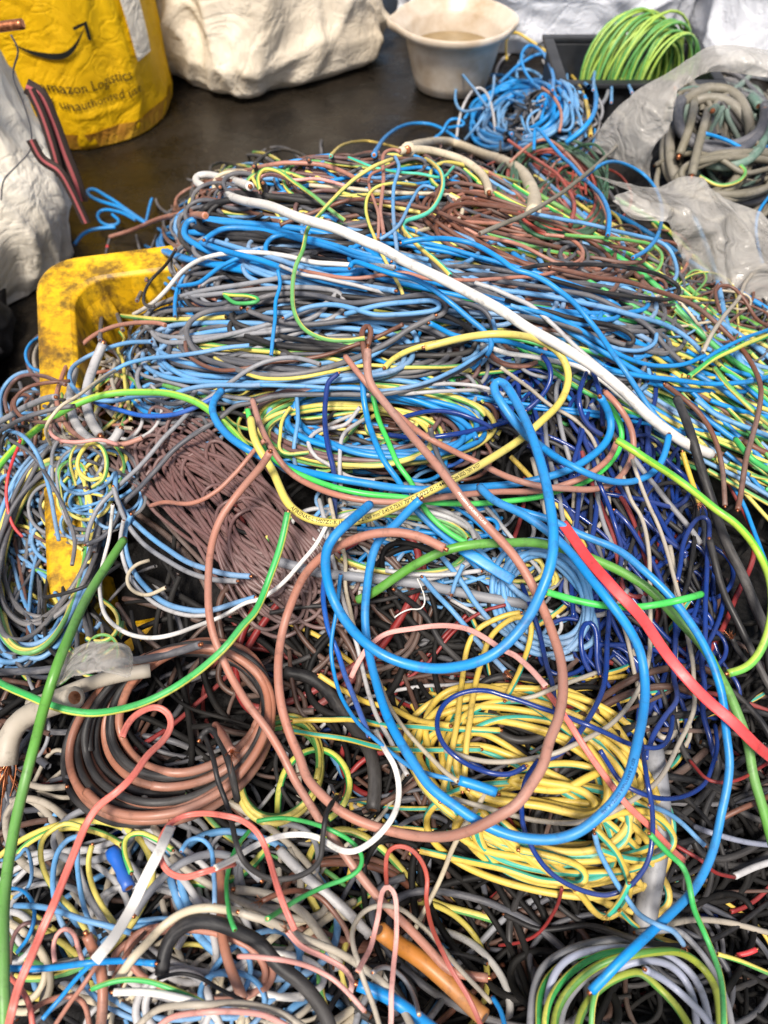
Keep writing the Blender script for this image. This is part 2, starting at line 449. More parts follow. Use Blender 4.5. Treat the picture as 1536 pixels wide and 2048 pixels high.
def rrect(hu, hv, rad, n=30, rib=0.0, per=.06):
    pts = []
    for sx, sy, a0 in ((1, 1, 0), (-1, 1, 90), (-1, -1, 180), (1, -1, 270)):
        for a in np.linspace(a0, a0 + 90, 8):
            pts.append((sx * (hu - rad) + rad * math.cos(math.radians(a)), sy * (hv - rad) + rad * math.sin(math.radians(a))))
    pts.append(pts[0]); R = resample(np.array(pts + [])[:, :2] * 1000, 6.0)[:-1] / 1000
    return R
def bin_mesh():
    hu, hv = bl / 2, bwid / 2
    base = rrect(hu, hv, .05); n = len(base)
    L = []; per = np.arange(n)
    ribs = ((per // 7) % 2) * .012
    nrm = base / (np.linalg.norm(base, axis=1)[:, None])
    def ring(off, z, rib=0.0):
        sc = np.stack([1 + off / hu * np.ones(n), 1 + off / hv * np.ones(n)], -1)
        p = base * sc - nrm * (ribs * rib)[:, None]
        return np.concatenate([p, np.full((n, 1), z)], 1)
    H = .40
    rings = [ring(-.06, -H), ring(-.012, -.05), ring(-.010, -.045), ring(.024, -.045), ring(.030, -.040), ring(.030, -.006), ring(.024, 0), ring(-.016, 0),
             ring(-.022, -.004), ring(-.024, -.03, .3), ring(-.028, -.06, 1), ring(-.070, -H + .012, 1), ring(-.2, -H + .012)]
    V = np.vstack(rings); m = len(rings)
    ix = np.arange(m * n).reshape(m, n)
    q = np.stack([ix[:-1], np.roll(ix[:-1], -1, 1), np.roll(ix[1:], -1, 1), ix[1:]], -1).reshape(-1, 4)
    up = np.cross(dv, du); up = up if up[2] > 0 else -up
    W = bc0 + V[:, :1] * du + V[:, 1:2] * dv + V[:, 2:] * up
    return W, [q, ix[-1][None, :], ix[0][None, ::-1]]
W, fc = bin_mesh()
bino = mesh_obj("plastic_bin", W, fc, [mk_bin()], smooth=False)
tag(bino, "large scuffed yellow plastic bin that holds the cable heap", "bin")
mb = bino.modifiers.new("bevel", 'BEVEL'); mb.width = .004; mb.segments = 2; mb.limit_method = 'ANGLE'; mb.angle_limit = .6

# ------------------------------------------------------------------ bulk bags
def mk_sack(name, c, dirt=(120, 104, 80), weave=True, dirt_amt=.6):
    k = NT(name); tc = k.n("ShaderNodeTexCoord"); v = tc.outputs['Object']
    n1 = k.noise(v, 4, 6, .65, .5); n2 = k.noise(v, 18, 5, .7)
    col = k.mix(k.ramp(n1, [(.42, (0, 0, 0)), (.75, (dirt_amt,) * 3)]), lin(c), lin(dirt))
    col = k.mix(k.ramp(n2, [(.58, (0, 0, 0)), (.75, (.35,) * 3)]), col, lin(tuple(x * .45 for x in dirt)))
    b = k.bsdf(col, .6, .3, **{'Subsurface Weight': .12, 'Subsurface Radius': (.03, .025, .02)})
    if weave:
        wv = k.n("ShaderNodeTexWave", wave_type='BANDS', bands_direction='Z'); wv.inputs['Scale'].default_value = 90
        k.l(v, wv.inputs['Vector'])
        cr1 = k.ramp(k.noise(v, 5, 3, .5, 1.6), [(.40, (1, 1, 1)), (.5, (0, 0, 0)), (.60, (1, 1, 1))]); cr2 = k.ramp(k.noise(v, 13, 3, .5, 1.2), [(.42, (.5, .5, .5)), (.5, (0, 0, 0)), (.58, (.5, .5, .5))])
        cr = k.math('ADD', cr1, cr2); ad = k.n('ShaderNodeMath', operation='MULTIPLY_ADD'); ad.inputs[1].default_value = .05; k.l(wv.outputs['Fac'], ad.inputs[0]); k.l(cr, ad.inputs[2])
        k.bump(b, ad.outputs[0], .30, .008)
    return k.m
class Sack:
    def __init__(s, c, rx, ry, h, prof, seed, rot=0., ex=2.6, fold=.02, crease=.02):
        s.__dict__.update(locals())
        s.pt = np.array([p[0] for p in prof]); s.pr = np.array([p[1] for p in prof])
        s.px = np.array([p[2] if len(p) > 2 else 0 for p in prof]); s.py = np.array([p[3] if len(p) > 3 else 0 for p in prof])
    def at(s, th, t):
        r = float(np.interp(t, s.pt, s.pr)); dx = float(np.interp(t, s.pt, s.px)); dy = float(np.interp(t, s.pt, s.py))
        c, n = math.cos(th), math.sin(th); e = 2 / s.ex
        x = math.copysign(abs(c) ** e, c) * s.rx * r; y = math.copysign(abs(n) ** e, n) * s.ry * r
        p = Vector((math.cos(th) * 2.2, math.sin(th) * 2.2, t * s.h * 4 + s.seed * 7.3))
        wq = mnoise.noise_vector(p * .9) * .55
        q1 = p + wq
        d = s.fold * mnoise.noise(p * .9) * 1.2
        drape = 1 - abs(mnoise.noise(Vector((q1.x * 1.5, q1.y * 1.5, q1.z * .35)))) * 2
        d += s.crease * 1.1 * (max(drape, 0) ** 1.5 - .3)
        diag = 1 - abs(mnoise.noise(Vector((q1.x * 1.1 + q1.z * .8, q1.y * 1.1 - q1.z * .4, q1.z * 1.0 + 5)))) * 2
        d += s.crease * .9 * (max(diag, 0) ** 2 - .2)
        fine = 1 - abs(mnoise.noise(Vector((q1.x * 3.2 - q1.z * 1.5, q1.y * 3.2, q1.z * 2.4 + 9)))) * 2
        d += s.crease * .14 * (max(fine, 0) ** 2.5 - .2)
        k = 1 + d / max(s.rx, s.ry) * (1.0 if t > .02 else .5)
        x *= k; y *= k
        z = t * s.h + .012 * mnoise.noise(p * 1.7) * min(1, t * 5)
        cr, sr = math.cos(s.rot), math.sin(s.rot)
        return Vector((s.c[0] + x * cr - y * sr + dx, s.c[1] + x * sr + y * cr + dy, max(z, 0.002)))
    def build(s, name, mat, parent=None, nth=190, nt=90):
        V = [s.at(2 * math.pi * i / nth, j / nt) for j in range(nt + 1) for i in range(nth)]
        ix = np.arange((nt + 1) * nth).reshape(nt + 1, nth)
        q = np.stack([ix[:-1], np.roll(ix[:-1], -1, 1), np.roll(ix[1:], -1, 1), ix[1:]], -1).reshape(-1, 4)
        topc = np.array([list(v) for v in V])[ix[-1]].mean(0) - np.array([0, 0, .02])
        V = np.vstack([np.array([list(v) for v in V]), topc])
        f = np.stack([ix[-1], np.roll(ix[-1], -1), np.full(nth, len(V) - 1)], -1)
        return mesh_obj(name, V, [q, f], [mat], parent)
    def near(s, px, py):
        best = None
        for i in range(120):
            for j in range(2, 60):
                th = -math.pi + math.pi * i / 120 * 1.0; t = j / 60
                p = s.at(th, t); u, v = project(np.array(p)); e = (u - px) ** 2 + (v - py) ** 2
                if best is None or e < best[0]: best = (e, th, t)
        return best[1], best[2]
    def normal(s, th, t):
        a = s.at(th + .03, t) - s.at(th - .03, t); b = s.at(th, t + .02) - s.at(th, t - .02); n = a.cross(b); return n.normalized()
    def wrap(s, V2, th0, t0, off=.003):
        """flat layout (m, m) laid onto the sack's side"""
        out = []
        for u, v in V2:
            th = th0 + u / ((s.rx + s.ry) / 2); t = t0 + v / s.h
            out.append(list(s.at(th, t) + s.normal(th, t) * off))
        return np.array(out)

def text_tris(txt, size, bold=False):
    cu = bpy.data.curves.new("t", 'FONT'); cu.body = txt; cu.size = size; cu.resolution_u = 2
    if bold: cu.offset = size * .012
    ob = bpy.data.objects.new("t", cu); COL.objects.link(ob)
    dg = bpy.context.evaluated_depsgraph_get(); me = bpy.data.meshes.new_from_object(ob.evaluated_get(dg))
    me.calc_loop_triangles()
    V = np.array([v.co[:2] for v in me.vertices]); T = np.array([t.vertices[:] for t in me.loop_triangles])
    bpy.data.objects.remove(ob); bpy.data.curves.remove(cu); bpy.data.meshes.remove(me)
    return V, T

white_sack = mk_sack("woven_white_sacking", (236, 228, 212)); skylit_sack = mk_sack("skylit_white_sacking", (226, 228, 234), (170, 172, 180), dirt_amt=.35)  # second one: white sacking with blue skylight put into its colour
yellow_sack = mk_sack("woven_yellow_sacking", (226, 180, 4), (188, 138, 10), dirt_amt=.5)
cream_sack = mk_sack("creased_cream_sacking", (226, 214, 194), (150, 132, 104))

yb = Sack((-.95, 2.44), .29, .27, .62, [(0, .97), (.06, 1.0), (.3, 1.0), (1, .98)], 1, fold=.012, crease=.007, ex=2.3)
yroot = empty("bulk_bag", (-.95, 2.44, 0)); tag(yroot, "yellow delivery sack with a black curved arrow, standing on the floor", "bag")
yb.build("sack_body", yellow_sack, yroot)
def wrapped(name, V2, T, sack, th0, t0, mat, root, off=.003):
    return mesh_obj(name, sack.wrap(V2, th0, t0, off), [T], [mat], root, smooth=False)
th0, t0 = yb.near(112, 92)
# the curved arrow
sm = []; n = 26
for i in range(n + 1):
    u = i / n; x = -.085 + .17 * u; y = .150 * (u - .40) ** 2 - .024
    wv = .0135 * math.sin(math.pi * min(1, u * 1.0 + .02)) ** .8 + .0012
    sm += [(x, y + wv * .4), (x, y - wv * .6)]
ftri = [(2 * i, 2 * i + 1, 2 * i + 3) for i in range(n)] + [(2 * i, 2 * i + 3, 2 * i + 2) for i in range(n)]
b0 = len(sm)
head = [(.052, .036), (.094, .044), (.092, -.004), (.083, -.002), (.084, .034), (.054, .028)]
sm += head; ftri += [(b0, b0 + 5, b0 + 4), (b0, b0 + 4, b0 + 1), (b0 + 1, b0 + 4, b0 + 3), (b0 + 1, b0 + 3, b0 + 2)]
wrapped("printed_arrow", np.array(sm), np.array(ftri), yb, th0, t0, M['ink'], yroot, .007)
for txt, pxy, sz in (("amazon Logistics", (186, 178), .036), ("if unauthorised use", (200, 207), .034)):
    V2, T = text_tris(txt, sz); V2[:, 0] -= (V2[:, 0].min() + V2[:, 0].max()) / 2; a_, b_ = yb.near(*pxy)
    wrapped("printed_lettering", V2, T, yb, a_, b_, M['ink'], yroot, .005)
hemm = mk_sack("soiled_hem", (190, 150, 40), (150, 60, 40), dirt_amt=.9)
hv = [(u, v) for v in (0, .045) for u in np.linspace(-.75, .75, 60)]
hq = np.array([[i, i + 1, i + 61, i + 60] for i in range(59)])
wrapped("hem_band", np.array(hv), hq, yb, -math.pi / 2, .012, hemm, yroot, .004)
a_, b_ = yb.near(268, 60)
hv = [(u, v) for v in np.linspace(-.06, .32, 16) for u in (-.035, .035)]
hq = np.array([[2 * i, 2 * i + 1, 2 * i + 3, 2 * i + 2] for i in range(15)])
wrapped("lifting_loop", np.array(hv), hq, yb, a_, b_, white_sack, yroot, .012)

mbag = Sack((-.41, 2.86), .36, .33, .62, [(0, .90), (.05, 1.02), (.16, 1.05), (.4, .95), (.7, .86), (1, .8)], 4, rot=.5, ex=2.7, fold=.055, crease=.024)
r_ = mbag.build("bulk_bag", cream_sack); tag(r_, "slumped creased cream white sack standing behind the heap beside the basin", "bag")
c1b = Sack((.56, 3.22), .50, .42, .7, [(0, .92), (.08, 1.0), (.5, 1.02), (1, .95)], 6, ex=3.2, fold=.03, crease=.022)
r_ = c1b.build("bulk_bag", skylit_sack); tag(r_, "white bulk bag with painted blue skylight, standing directly behind the round basin", "bag")
c2b = Sack((1.50, 3.0), .46, .42, .7, [(0, .95), (.08, 1.0), (.5, 1.02), (1, .95)], 9, ex=3.0, fold=.03, crease=.02)
r_ = c2b.build("bulk_bag", skylit_sack); tag(r_, "white bulk bag with painted blue skylight, standing behind the lime wire coil", "bag")
lroot = empty("bulk_bag", (-1.10, 1.64, 0)); tag(lroot, "grubby white sack with a pink and black strap, beside the yellow bin", "bag")
lb = Sack((-1.075, 1.64), .29, .27, .62, [(0, .98), (.08, 1.08), (.25, 1.08), (.5, .97), (.75, .86), (1, .78)], 12, ex=2.3, fold=.035, crease=.018)
lb.build("sack_body", white_sack, lroot)
def mk_strap():
    k = NT("striped_webbing"); tc = k.n("ShaderNodeTexCoord"); sx = k.n("ShaderNodeSeparateXYZ"); k.l(tc.outputs['UV'], sx.inputs[0])
    c = k.ramp(sx.outputs['Y'], [(0, lin((40, 34, 32))), (.34, lin((40, 34, 32))), (.36, lin((186, 92, 96))), (.62, lin((186, 92, 96))), (.64, lin((44, 36, 34)))], 'CONSTANT')
    wv = k.n("ShaderNodeTexWave", wave_type='BANDS', bands_direction='DIAGONAL'); wv.inputs['Scale'].default_value = 18
    k.l(k.mapping(tc.outputs['UV'], (12, 1, 1)), wv.inputs['Vector'])
    c = k.mix(k.math('MULTIPLY', wv.outputs['Fac'], .35), c, lin((120, 100, 92)))
    k.bsdf(c, .75, .2); return k.m
strapm = mk_strap()
def ribbon(name, P, wid, mat, parent, side=Vector((0, -1, .45))):
    P = np.asarray(P); T = np.gradient(P, axis=0); T /= np.linalg.norm(T, axis=1)[:, None]
    sd_ = np.array(side.normalized()); B = np.cross(T, sd_); B /= np.linalg.norm(B, axis=1)[:, None] + 1e-9
    n = len(P); th = np.cross(B, T) * .0018
    L, Rr = P - B * wid / 2, P + B * wid / 2
    V = np.vstack([L + th, Rr + th, L - th, Rr - th]); f = []; uv = []
    s = np.linspace(0, 1, n)
    for i in range(n - 1):
        for a, b, va, vb in ((0, n, 0, 1), (3 * n, 2 * n, 1, 0), (n, 3 * n, 1, 1), (2 * n, 0, 0, 0)):
            f.append((a + i, b + i, b + i + 1, a + i + 1)); uv += [(s[i], va), (s[i], vb), (s[i + 1], vb), (s[i + 1], va)]
    return mesh_obj(name, V, [np.array(f)], [mat], parent, uv=uv)
def px_path(pts, yv, step=6):
    A = catmull(np.array(pts, float), step); return at_y(A[:, 0], A[:, 1], yv)
ribbon("strap", px_path([(52, 172), (80, 190), (104, 240), (128, 305), (150, 360), (163, 402)], 1.44), .026, strapm, lroot)
ribbon("strap", px_path([(60, 178), (84, 230), (104, 290), (118, 340), (122, 352)], 1.43), .018, strapm, lroot)
ribbon("strap", px_path([(62, 280), (84, 318), (118, 342), (142, 382), (160, 420), (172, 446)], 1.41), .018, strapm, lroot)
def quick_tube(name, pts, yv, rad, mat, parent=None, step=7):
    return tube_obj(name, px_path(pts, yv, step), rad, mat, parent, k=8)
quick_tube("sewing_thread", [(22, 70), (36, 100), (26, 150), (48, 210), (62, 262), (60, 300), (30, 335), (8, 360), (2, 400)], 1.44, .0016, M['dgrey'], lroot)
o_ = quick_tube("copper_tube", [(-30, 58), (0, 54), (26, 50), (46, 48)], 1.40, .008, M['copper']); tag(o_, "short bare copper tube lying on top of the grubby white sack", "pipe")

bk = Sack((-.98, 1.28), .17, .17, .20, [(0, .9), (.3, 1.05), (.7, .9), (1, .45)], 20, ex=2.0, fold=.03, crease=.02)
k = NT("black_rubber_sheet"); k.bsdf(lin((34, 33, 34)), .55, .3); r_ = bk.build("rubbish_bag", k.m, nth=70, nt=36)
tag(r_, "dark grey slumped bag at the picture's edge below the white sack", "bag")

# ------------------------------------------------------------------ basin
def mk_tub():
    k = NT("white_basin_plastic"); tc = k.n("ShaderNodeTexCoord"); v = tc.outputs['Object']
    c = k.mix(k.ramp(k.noise(v, 9, 5, .65), [(.38, (0, 0, 0)), (.72, (.8,) * 3)]), lin((208, 196, 180)), lin((160, 134, 100)))
    k.bsdf(c, .35, .45, **{'Subsurface Weight': .15, 'Subsurface Radius': (.02, .015, .01)}); return k.m
tb = np.array([.213, 2.59, 0.0]); troot = empty("wash_basin", tb)
tag(troot, "round white plastic basin holding murky brown water", "basin")
prof_ = [(0, .004), (.100, .004), (.112, .010), (.122, .04), (.134, .09), (.145, .135), (.148, .158), (.156, .162), (.180, .176), (.184, .186), (.184, .196), (.181, .199), (.176, .197), (.172, .188), (.150, .168), (.145, .155), (.139, .125), (.128, .08), (.116, .04), (.104, .016), (0, .014)]
V = []; nth = 72
for r, z in prof_:
    for i in range(nth):
        a = 2 * math.pi * i / nth; rr = r
        if r > .15:
            rr += .022 * math.exp(-((a - math.pi * 1.02) / .17) ** 2) ; rr += .008 * math.exp(-(((a + .3) % (2 * math.pi) - .3) / .3) ** 2)
        V.append((tb[0] + rr * math.cos(a), tb[1] + rr * math.sin(a), z))
m_ = len(prof_); ix = np.arange(m_ * nth).reshape(m_, nth)
q = np.stack([ix[:-1], np.roll(ix[:-1], -1, 1), np.roll(ix[1:], -1, 1), ix[1:]], -1).reshape(-1, 4)
mesh_obj("basin_shell", V, [q], [mk_tub()], troot)
k = NT("murky_water"); tc = k.n("ShaderNodeTexCoord"); k.bsdf(k.ramp(k.noise(tc.outputs['Object'], 14, 4), [(.3, lin((118, 98, 66))), (.7, lin((150, 130, 96)))]), .08, .5)
V = [(tb[0], tb[1], .112)] + [(tb[0] + .1345 * math.cos(2 * math.pi * i / 48), tb[1] + .1345 * math.sin(2 * math.pi * i / 48), .112) for i in range(48)]
mesh_obj("water", V, [np.array([(0, 1 + i, 1 + (i + 1) % 48) for i in range(48)])], [k.m], troot)

# ------------------------------------------------------------------ black crate with lime coil
k = NT("black_crate_plastic"); tc = k.n("ShaderNodeTexCoord"); k.bsdf(k.ramp(k.noise(tc.outputs['Object'], 12, 4), [(.35, (.010, .011, .013)), (.7, (.035, .036, .04))]), .45, .4); cratem = k.m
croot = empty("crate", (.62, 2.09, 0)); tag(croot, "black plastic crate holding a coil of lime green wire", "crate")
def box(name, a, b, mat, parent, bev=.004):
    x0, y0, z0 = a; x1, y1, z1 = b
    V = [(x, y, z) for z in (z0, z1) for y in (y0, y1) for x in (x0, x1)]
    f = [(0, 2, 3, 1), (4, 5, 7, 6), (0, 1, 5, 4), (2, 6, 7, 3), (0, 4, 6, 2), (1, 3, 7, 5)]
    o = mesh_obj(name, V, [np.array(f)], [mat], parent, smooth=False)
    if bev: m = o.modifiers.new("bevel", 'BEVEL'); m.width = bev; m.segments = 2
    return o
X0, X1, Y0, Y1, ZT = .43, .81, 1.95, 2.22, .27
box("crate_floor", (X0 + .01, Y0 + .01, .004), (X1 - .01, Y1 - .01, .02), cratem, croot)
box("side_panel", (X0, Y0, .02), (X0 + .012, Y1, ZT), cratem, croot); box("side_panel", (X1 - .012, Y0, .02), (X1, Y1, ZT), cratem, croot)
box("end_panel", (X0 + .013, Y0, .02), (X1 - .013, Y0 + .012, ZT), cratem, croot); box("end_panel", (X0 + .013, Y1 - .012, .02), (X1 - .013, Y1, ZT), cratem, croot)
for a, b in (((X0 - .014, Y0 - .014, ZT + .001), (X1 + .014, Y0 + .013, ZT + .013)), ((X0 - .014, Y1 - .013, ZT + .001), (X1 + .014, Y1 + .014, ZT + .013)),
             ((X0 - .014, Y0 + .014, ZT + .001), (X0 + .013, Y1 - .014, ZT + .013)), ((X1 - .013, Y0 + .014, ZT + .001), (X1 + .014, Y1 - .014, ZT + .013))):
    box("crate_rim", a, b, cratem, croot, .003)
lc = []
for i in range(58 * 30):
    t = i / 30; a = 2 * math.pi * t; tn_ = int(t)
    nz = lambda k_, s_: mnoise.noise(Vector((t * s_, k_ * 7.7, 0)))
    rad = .118 + .052 * nz(1, .47); sqz = .80 + .35 * nz(2, .33); tilt = .55 + .5 * nz(3, .29); off = .085 * nz(4, .41) * 1.7 + .02 * nz(5, 2.3)
    ux, uz = math.cos(a) * rad * sqz, math.sin(a) * rad
    lc.append((.650 + off * .9 + ux * math.cos(tilt) + .02 * nz(7, .5), 2.085 - off * .45 + ux * math.sin(tilt), .240 + uz + .03 * nz(6, .37)))
lc = np.array(lc); lc[:, 2] = np.maximum(lc[:, 2], .16 + .05 * rng.random(len(lc)))
lc = smooth3(lc, 2)
o_ = tube_obj("lime_wire_coil", lc, .0034, M['hank'], k=7, twist=.6); tag(o_, "thick hank of lime green and yellow wire standing in the black crate", "wire coil")

# ------------------------------------------------------------------ clear plastic sack around old cables
def mk_film():
    k = NT("milky_plastic_film"); tc = k.n("ShaderNodeTexCoord"); v = tc.outputs['Object']
    n1 = k.noise(v, 14, 6, .7, .8)
    d = k.n("ShaderNodeBsdfPrincipled"); d.inputs['Base Color'].default_value = lin((236, 232, 226)); d.inputs['Roughness'].default_value = .16; d.inputs['Specular IOR Level'].default_value = .6
    tl = k.n("ShaderNodeBsdfTranslucent"); tl.inputs[0].default_value = lin((244, 240, 234))
    m1 = k.n("ShaderNodeMixShader"); m1.inputs[0].default_value = .5; k.l(d.outputs[0], m1.inputs[1]); k.l(tl.outputs[0], m1.inputs[2])
    tr = k.n("ShaderNodeBsdfTransparent"); tr.inputs[0].default_value = (.95, .94, .92, 1)
    m2 = k.n("ShaderNodeMixShader"); k.l(k.ramp(n1, [(.3, (.22,) * 3), (.7, (.56,) * 3)]), m2.inputs[0]); k.l(tr.outputs[0], m2.inputs[1]); k.l(m1.outputs[0], m2.inputs[2])
    bu = k.n("ShaderNodeBump"); bu.inputs['Strength'].default_value = .5; bu.inputs['Distance'].default_value = .005
    k.l(k.ramp(k.noise(v, 15, 3, .5, 1.5), [(.40, (1, 1, 1)), (.5, (0, 0, 0)), (.60, (1, 1, 1))]), bu.inputs['Height']); k.l(bu.outputs[0], d.inputs['Normal'])
    k.l(m2.outputs[0], k.out.inputs[0]); return k.m
film = mk_film()
def sheet(name, A, B, ya, yb_, parent, nv=60, amp=.013, seed=0, bulge=.03):
    """film between two traced edges; ya / yb_ = how far off each edge lies"""
    a = catmull(np.array(A, float), 8); b = catmull(np.array(B, float), 8); n = 170
    def rs(c): s = np.linspace(0, len(c) - 1, n); return np.stack([np.interp(s, np.arange(len(c)), c[:, i]) for i in range(c.shape[1])], -1)
    a, b = rs(a), rs(b); PA = at_y(a[:, 0], a[:, 1], a[:, 2] if a.shape[1] > 2 else ya); PB = at_y(b[:, 0], b[:, 1], yb_)
    V = []
    for j in range(nv):
        t = j / (nv - 1); P = PA * (1 - t) + PB * t
        for i in range(n):
            p = Vector(P[i]); w_ = math.sin(math.pi * t)
            qv = p + mnoise.noise_vector(p * 9) * .035
            rg = 1 - 2 * abs(mnoise.noise(qv * 10 + Vector((seed, 0, 0)))); rg2 = 1 - 2 * abs(mnoise.noise(qv * 21 + Vector((seed, 4, 0))))
            d = amp * 1.3 * max(rg, 0) ** 2 + amp * .4 * max(rg2, 0) ** 2 + amp * .6 * mnoise.noise(p * 7) + bulge * w_
            V.append((p.x + .4 * d, p.y - d, p.z + .5 * d))
    ix = np.arange(nv * n).reshape(nv, n)
    q = np.stack([ix[:-1, :-1], ix[:-1, 1:], ix[1:, 1:], ix[1:, :-1]], -1).reshape(-1, 4)
    o = mesh_obj(name, V, [q], [film], parent); m = o.modifiers.new("s", 'SOLIDIFY'); m.thickness = .0012; return o
proot = empty("plastic_sack", (.75, 1.4, .2)); tag(proot, "torn milky plastic sack open over old grey and green cables", "sack")
sheet("back_lip", [(1180, 300), (1203, 245), (1250, 192), (1320, 150), (1380, 110), (1430, 92), (1540, 103), (1600, 112)],
      [(1300, 372), (1302, 310), (1328, 240), (1346, 185), (1384, 152), (1440, 142), (1540, 162), (1600, 175)], 1.42, 1.36, proot, seed=3)
sheet("front_lip", [(1188, 352), (1262, 372), (1310, 374), (1358, 352), (1420, 386), (1480, 412), (1540, 442), (1600, 470)],
      [(1215, 402), (1262, 436), (1326, 446), (1350, 500), (1388, 566), (1440, 606), (1520, 618), (1600, 620)], 1.16, 1.02, proot, seed=8, amp=.018)

# ------------------------------------------------------------------ filling of the heap
NAMES = dict(blue='blue', dblue='blue', lblue='light_blue', navy='navy_blue', brown='brown', tan='tan', mauve='mauve_brown', choc='dark_brown', black='black', shaded_black='black', dgrey='dark_grey', grey='grey',
             lgrey='light_grey', white='white', cream='cream', beige='beige', yg='yellow_green', yt='yellow_teal', gy='green_yellow', ty='teal_yellow', yellow='yellow', lime='lime', green='green', bgreen='bright_green',
             dgreen='dark_green', sage='sage_green', olive='olive_grey', red='red', dred='dark_red', coral='coral', pink='pink', rust='rust_red', orange='orange', copperbrown='copper_brown', lav='lilac_grey', olime='olive_lime', hank='lime')
deep = Bundle()
def inside(poly, x, y):
    poly = np.asarray(poly); c = False; j = len(poly) - 1
    for i in range(len(poly)):
        if (poly[i][1] > y) != (poly[j][1] > y) and x < (poly[j][0] - poly[i][0]) * (y - poly[i][1]) / (poly[j][1] - poly[i][1] + 1e-9) + poly[i][0]: c = not c
        j = i
    return c
def wander(poly, ang, spread, length, sq=.6, curl=.004, hair=.2, step=7, stay=True):
    """one loose strand within a patch, in picture points"""
    P = np.asarray(poly, float); lo, hi = P.min(0), P.max(0); cen = P.mean(0)
    for _ in range(60):
        x, y = lo + rng.random(2) * (hi - lo)
        if inside(poly, x, y): break
    th = math.radians(ang) + rng.normal() * math.radians(spread) + (math.pi if rng.random() < .5 else 0)
    base = th; kap = rng.normal() * curl; out = [(x, y)]; turn = 0
    n = int(length * (.6 + .8 * rng.random()) / step)
    for i in range(n):
        kap += rng.normal() * curl * .25 - kap * .06
        if turn > 0: th += tdir * step / trad; turn -= step / trad
        else:
            th += kap * step + math.sin(base - th) * (.03 if curl < .005 else .004)
            if rng.random() < hair * step / 300 or stay and not inside(poly, x + 60 * math.cos(th), y + 60 * sq * math.sin(th)):
                d = (math.atan2(cen[1] - y, cen[0] - x) - th + math.pi) % (2 * math.pi) - math.pi
                tdir = 1 if d > 0 else -1; trad = 20 + 46 * rng.random(); turn = math.pi * (.85 + .3 * rng.random()); base = th + math.pi
        x += step * math.cos(th); y += step * (sq + (1 - sq) * .5) * math.sin(th); out.append((x, y))
    return kink(smooth3(np.array(out), 3))
def kink(A, amp=1.3, hf=.15):
    n = len(A); i = np.arange(n)
    def nz(f):
        m = int(n * f) + 4; k_ = rng.normal(size=m) * .42; u = i * f + rng.random(); a = u.astype(int); t = u - a; t = t * t * (3 - 2 * t)
        return k_[a] * (1 - t) + k_[a + 1] * t
    A[:, 0] += amp * (nz(.11) + hf * nz(.31)); A[:, 1] += amp * (nz(.11) + hf * nz(.31))
    return A
def coil_px(c, a, b, rot, turns, jit=.12, step=8, start=0.0, drift=.5, sqr=0.0, arc=1.0):
    n = int(2 * math.pi * max(a, b) * turns / step); t = np.linspace(0, 2 * math.pi * turns, n) + start
    sd_ = rng.random() * 100
    f = lambda k, s: np.array([mnoise.noise(Vector((v * s, k + sd_, 0))) for v in t])
    ra = a * (1 + jit * 2 * f(1, .13)); rb = b * (1 + jit * 2.4 * f(2, .15)); ro = math.radians(rot) + jit * 2 * f(3, .1)
    ex = 1 - sqr; cs, sn = np.cos(t), np.sin(t)
    x = ra * np.sign(cs) * np.abs(cs) ** ex; y = rb * np.sign(sn) * np.abs(sn) ** ex
    cx_ = c[0] + jit * drift * 2 * a * f(4, .12) + 3 * f(6, 2.1); cy_ = c[1] + jit * drift * 2 * b * f(5, .12) + 3 * f(7, 2.3)
    return smooth3(np.stack([cx_ + x * np.cos(ro) - y * np.sin(ro), cy_ + x * np.sin(ro) + y * np.cos(ro)], -1), 2)
def coil(name, label, mat, wpx, c, a, b, rot, turns, jit=.12, cap=.03, lift=0., k=8, cat='wire coil', group=None, **kw):
    pix = coil_px(c, a, b, rot, turns, jit, **kw); n = len(pix); per = max(12, int(n / turns / 2)); Ps = []; prev = None
    for s in range(0, n, per):
        seg = pix[s:s + per + 1]
        if len(seg) < 5: seg = pix[max(0, n - 6):]
        P, r = lay(seg, wpx, lift, cap, stiff=12)
        if prev is not None: stamp(prev, r)
        prev = P; Ps.append(P[:-1])
    stamp(prev, r); P = np.vstack(Ps); z = smooth1(P[:, 2], 8)
    uv_ = np.array(project(P)); P = at_z(uv_[0], uv_[1], z); P = smooth3(P, 3)
    r = wpx / 2 * depth(P).mean() / FPX
    o = tube_obj(name, P, r, M[mat], k=k, phase=rng.random(), twist=rng.normal() * 1.2)
    return tag(o, label, cat, group)
def pick(pal):
    ks = list(pal); w_ = np.array([pal[k] for k in ks], float); return ks[rng.choice(len(ks), p=w_ / w_.sum())]
def fill_deep(poly, n, pal, wr, ang, spread, length, depth_=(.012, .040), **kw):
    for _ in range(int(n * 1.3)):
        pix = wander(poly, ang, spread, length, **kw); P = hit(pix[:, 0], pix[:, 1])
        z = smooth1(np.minimum(P[:, 2], .66), 12) - rng.uniform(*depth_); P = smooth3(at_z(pix[:, 0], pix[:, 1], z), 2)
        wp = rng.uniform(*wr) * .86; r = wp / 2 * depth(P).mean() / FPX
        deep.add(P, r, M[pick(pal)], 6, rng.random(), rng.normal()); stamp(P, r)
SPREAD = {}
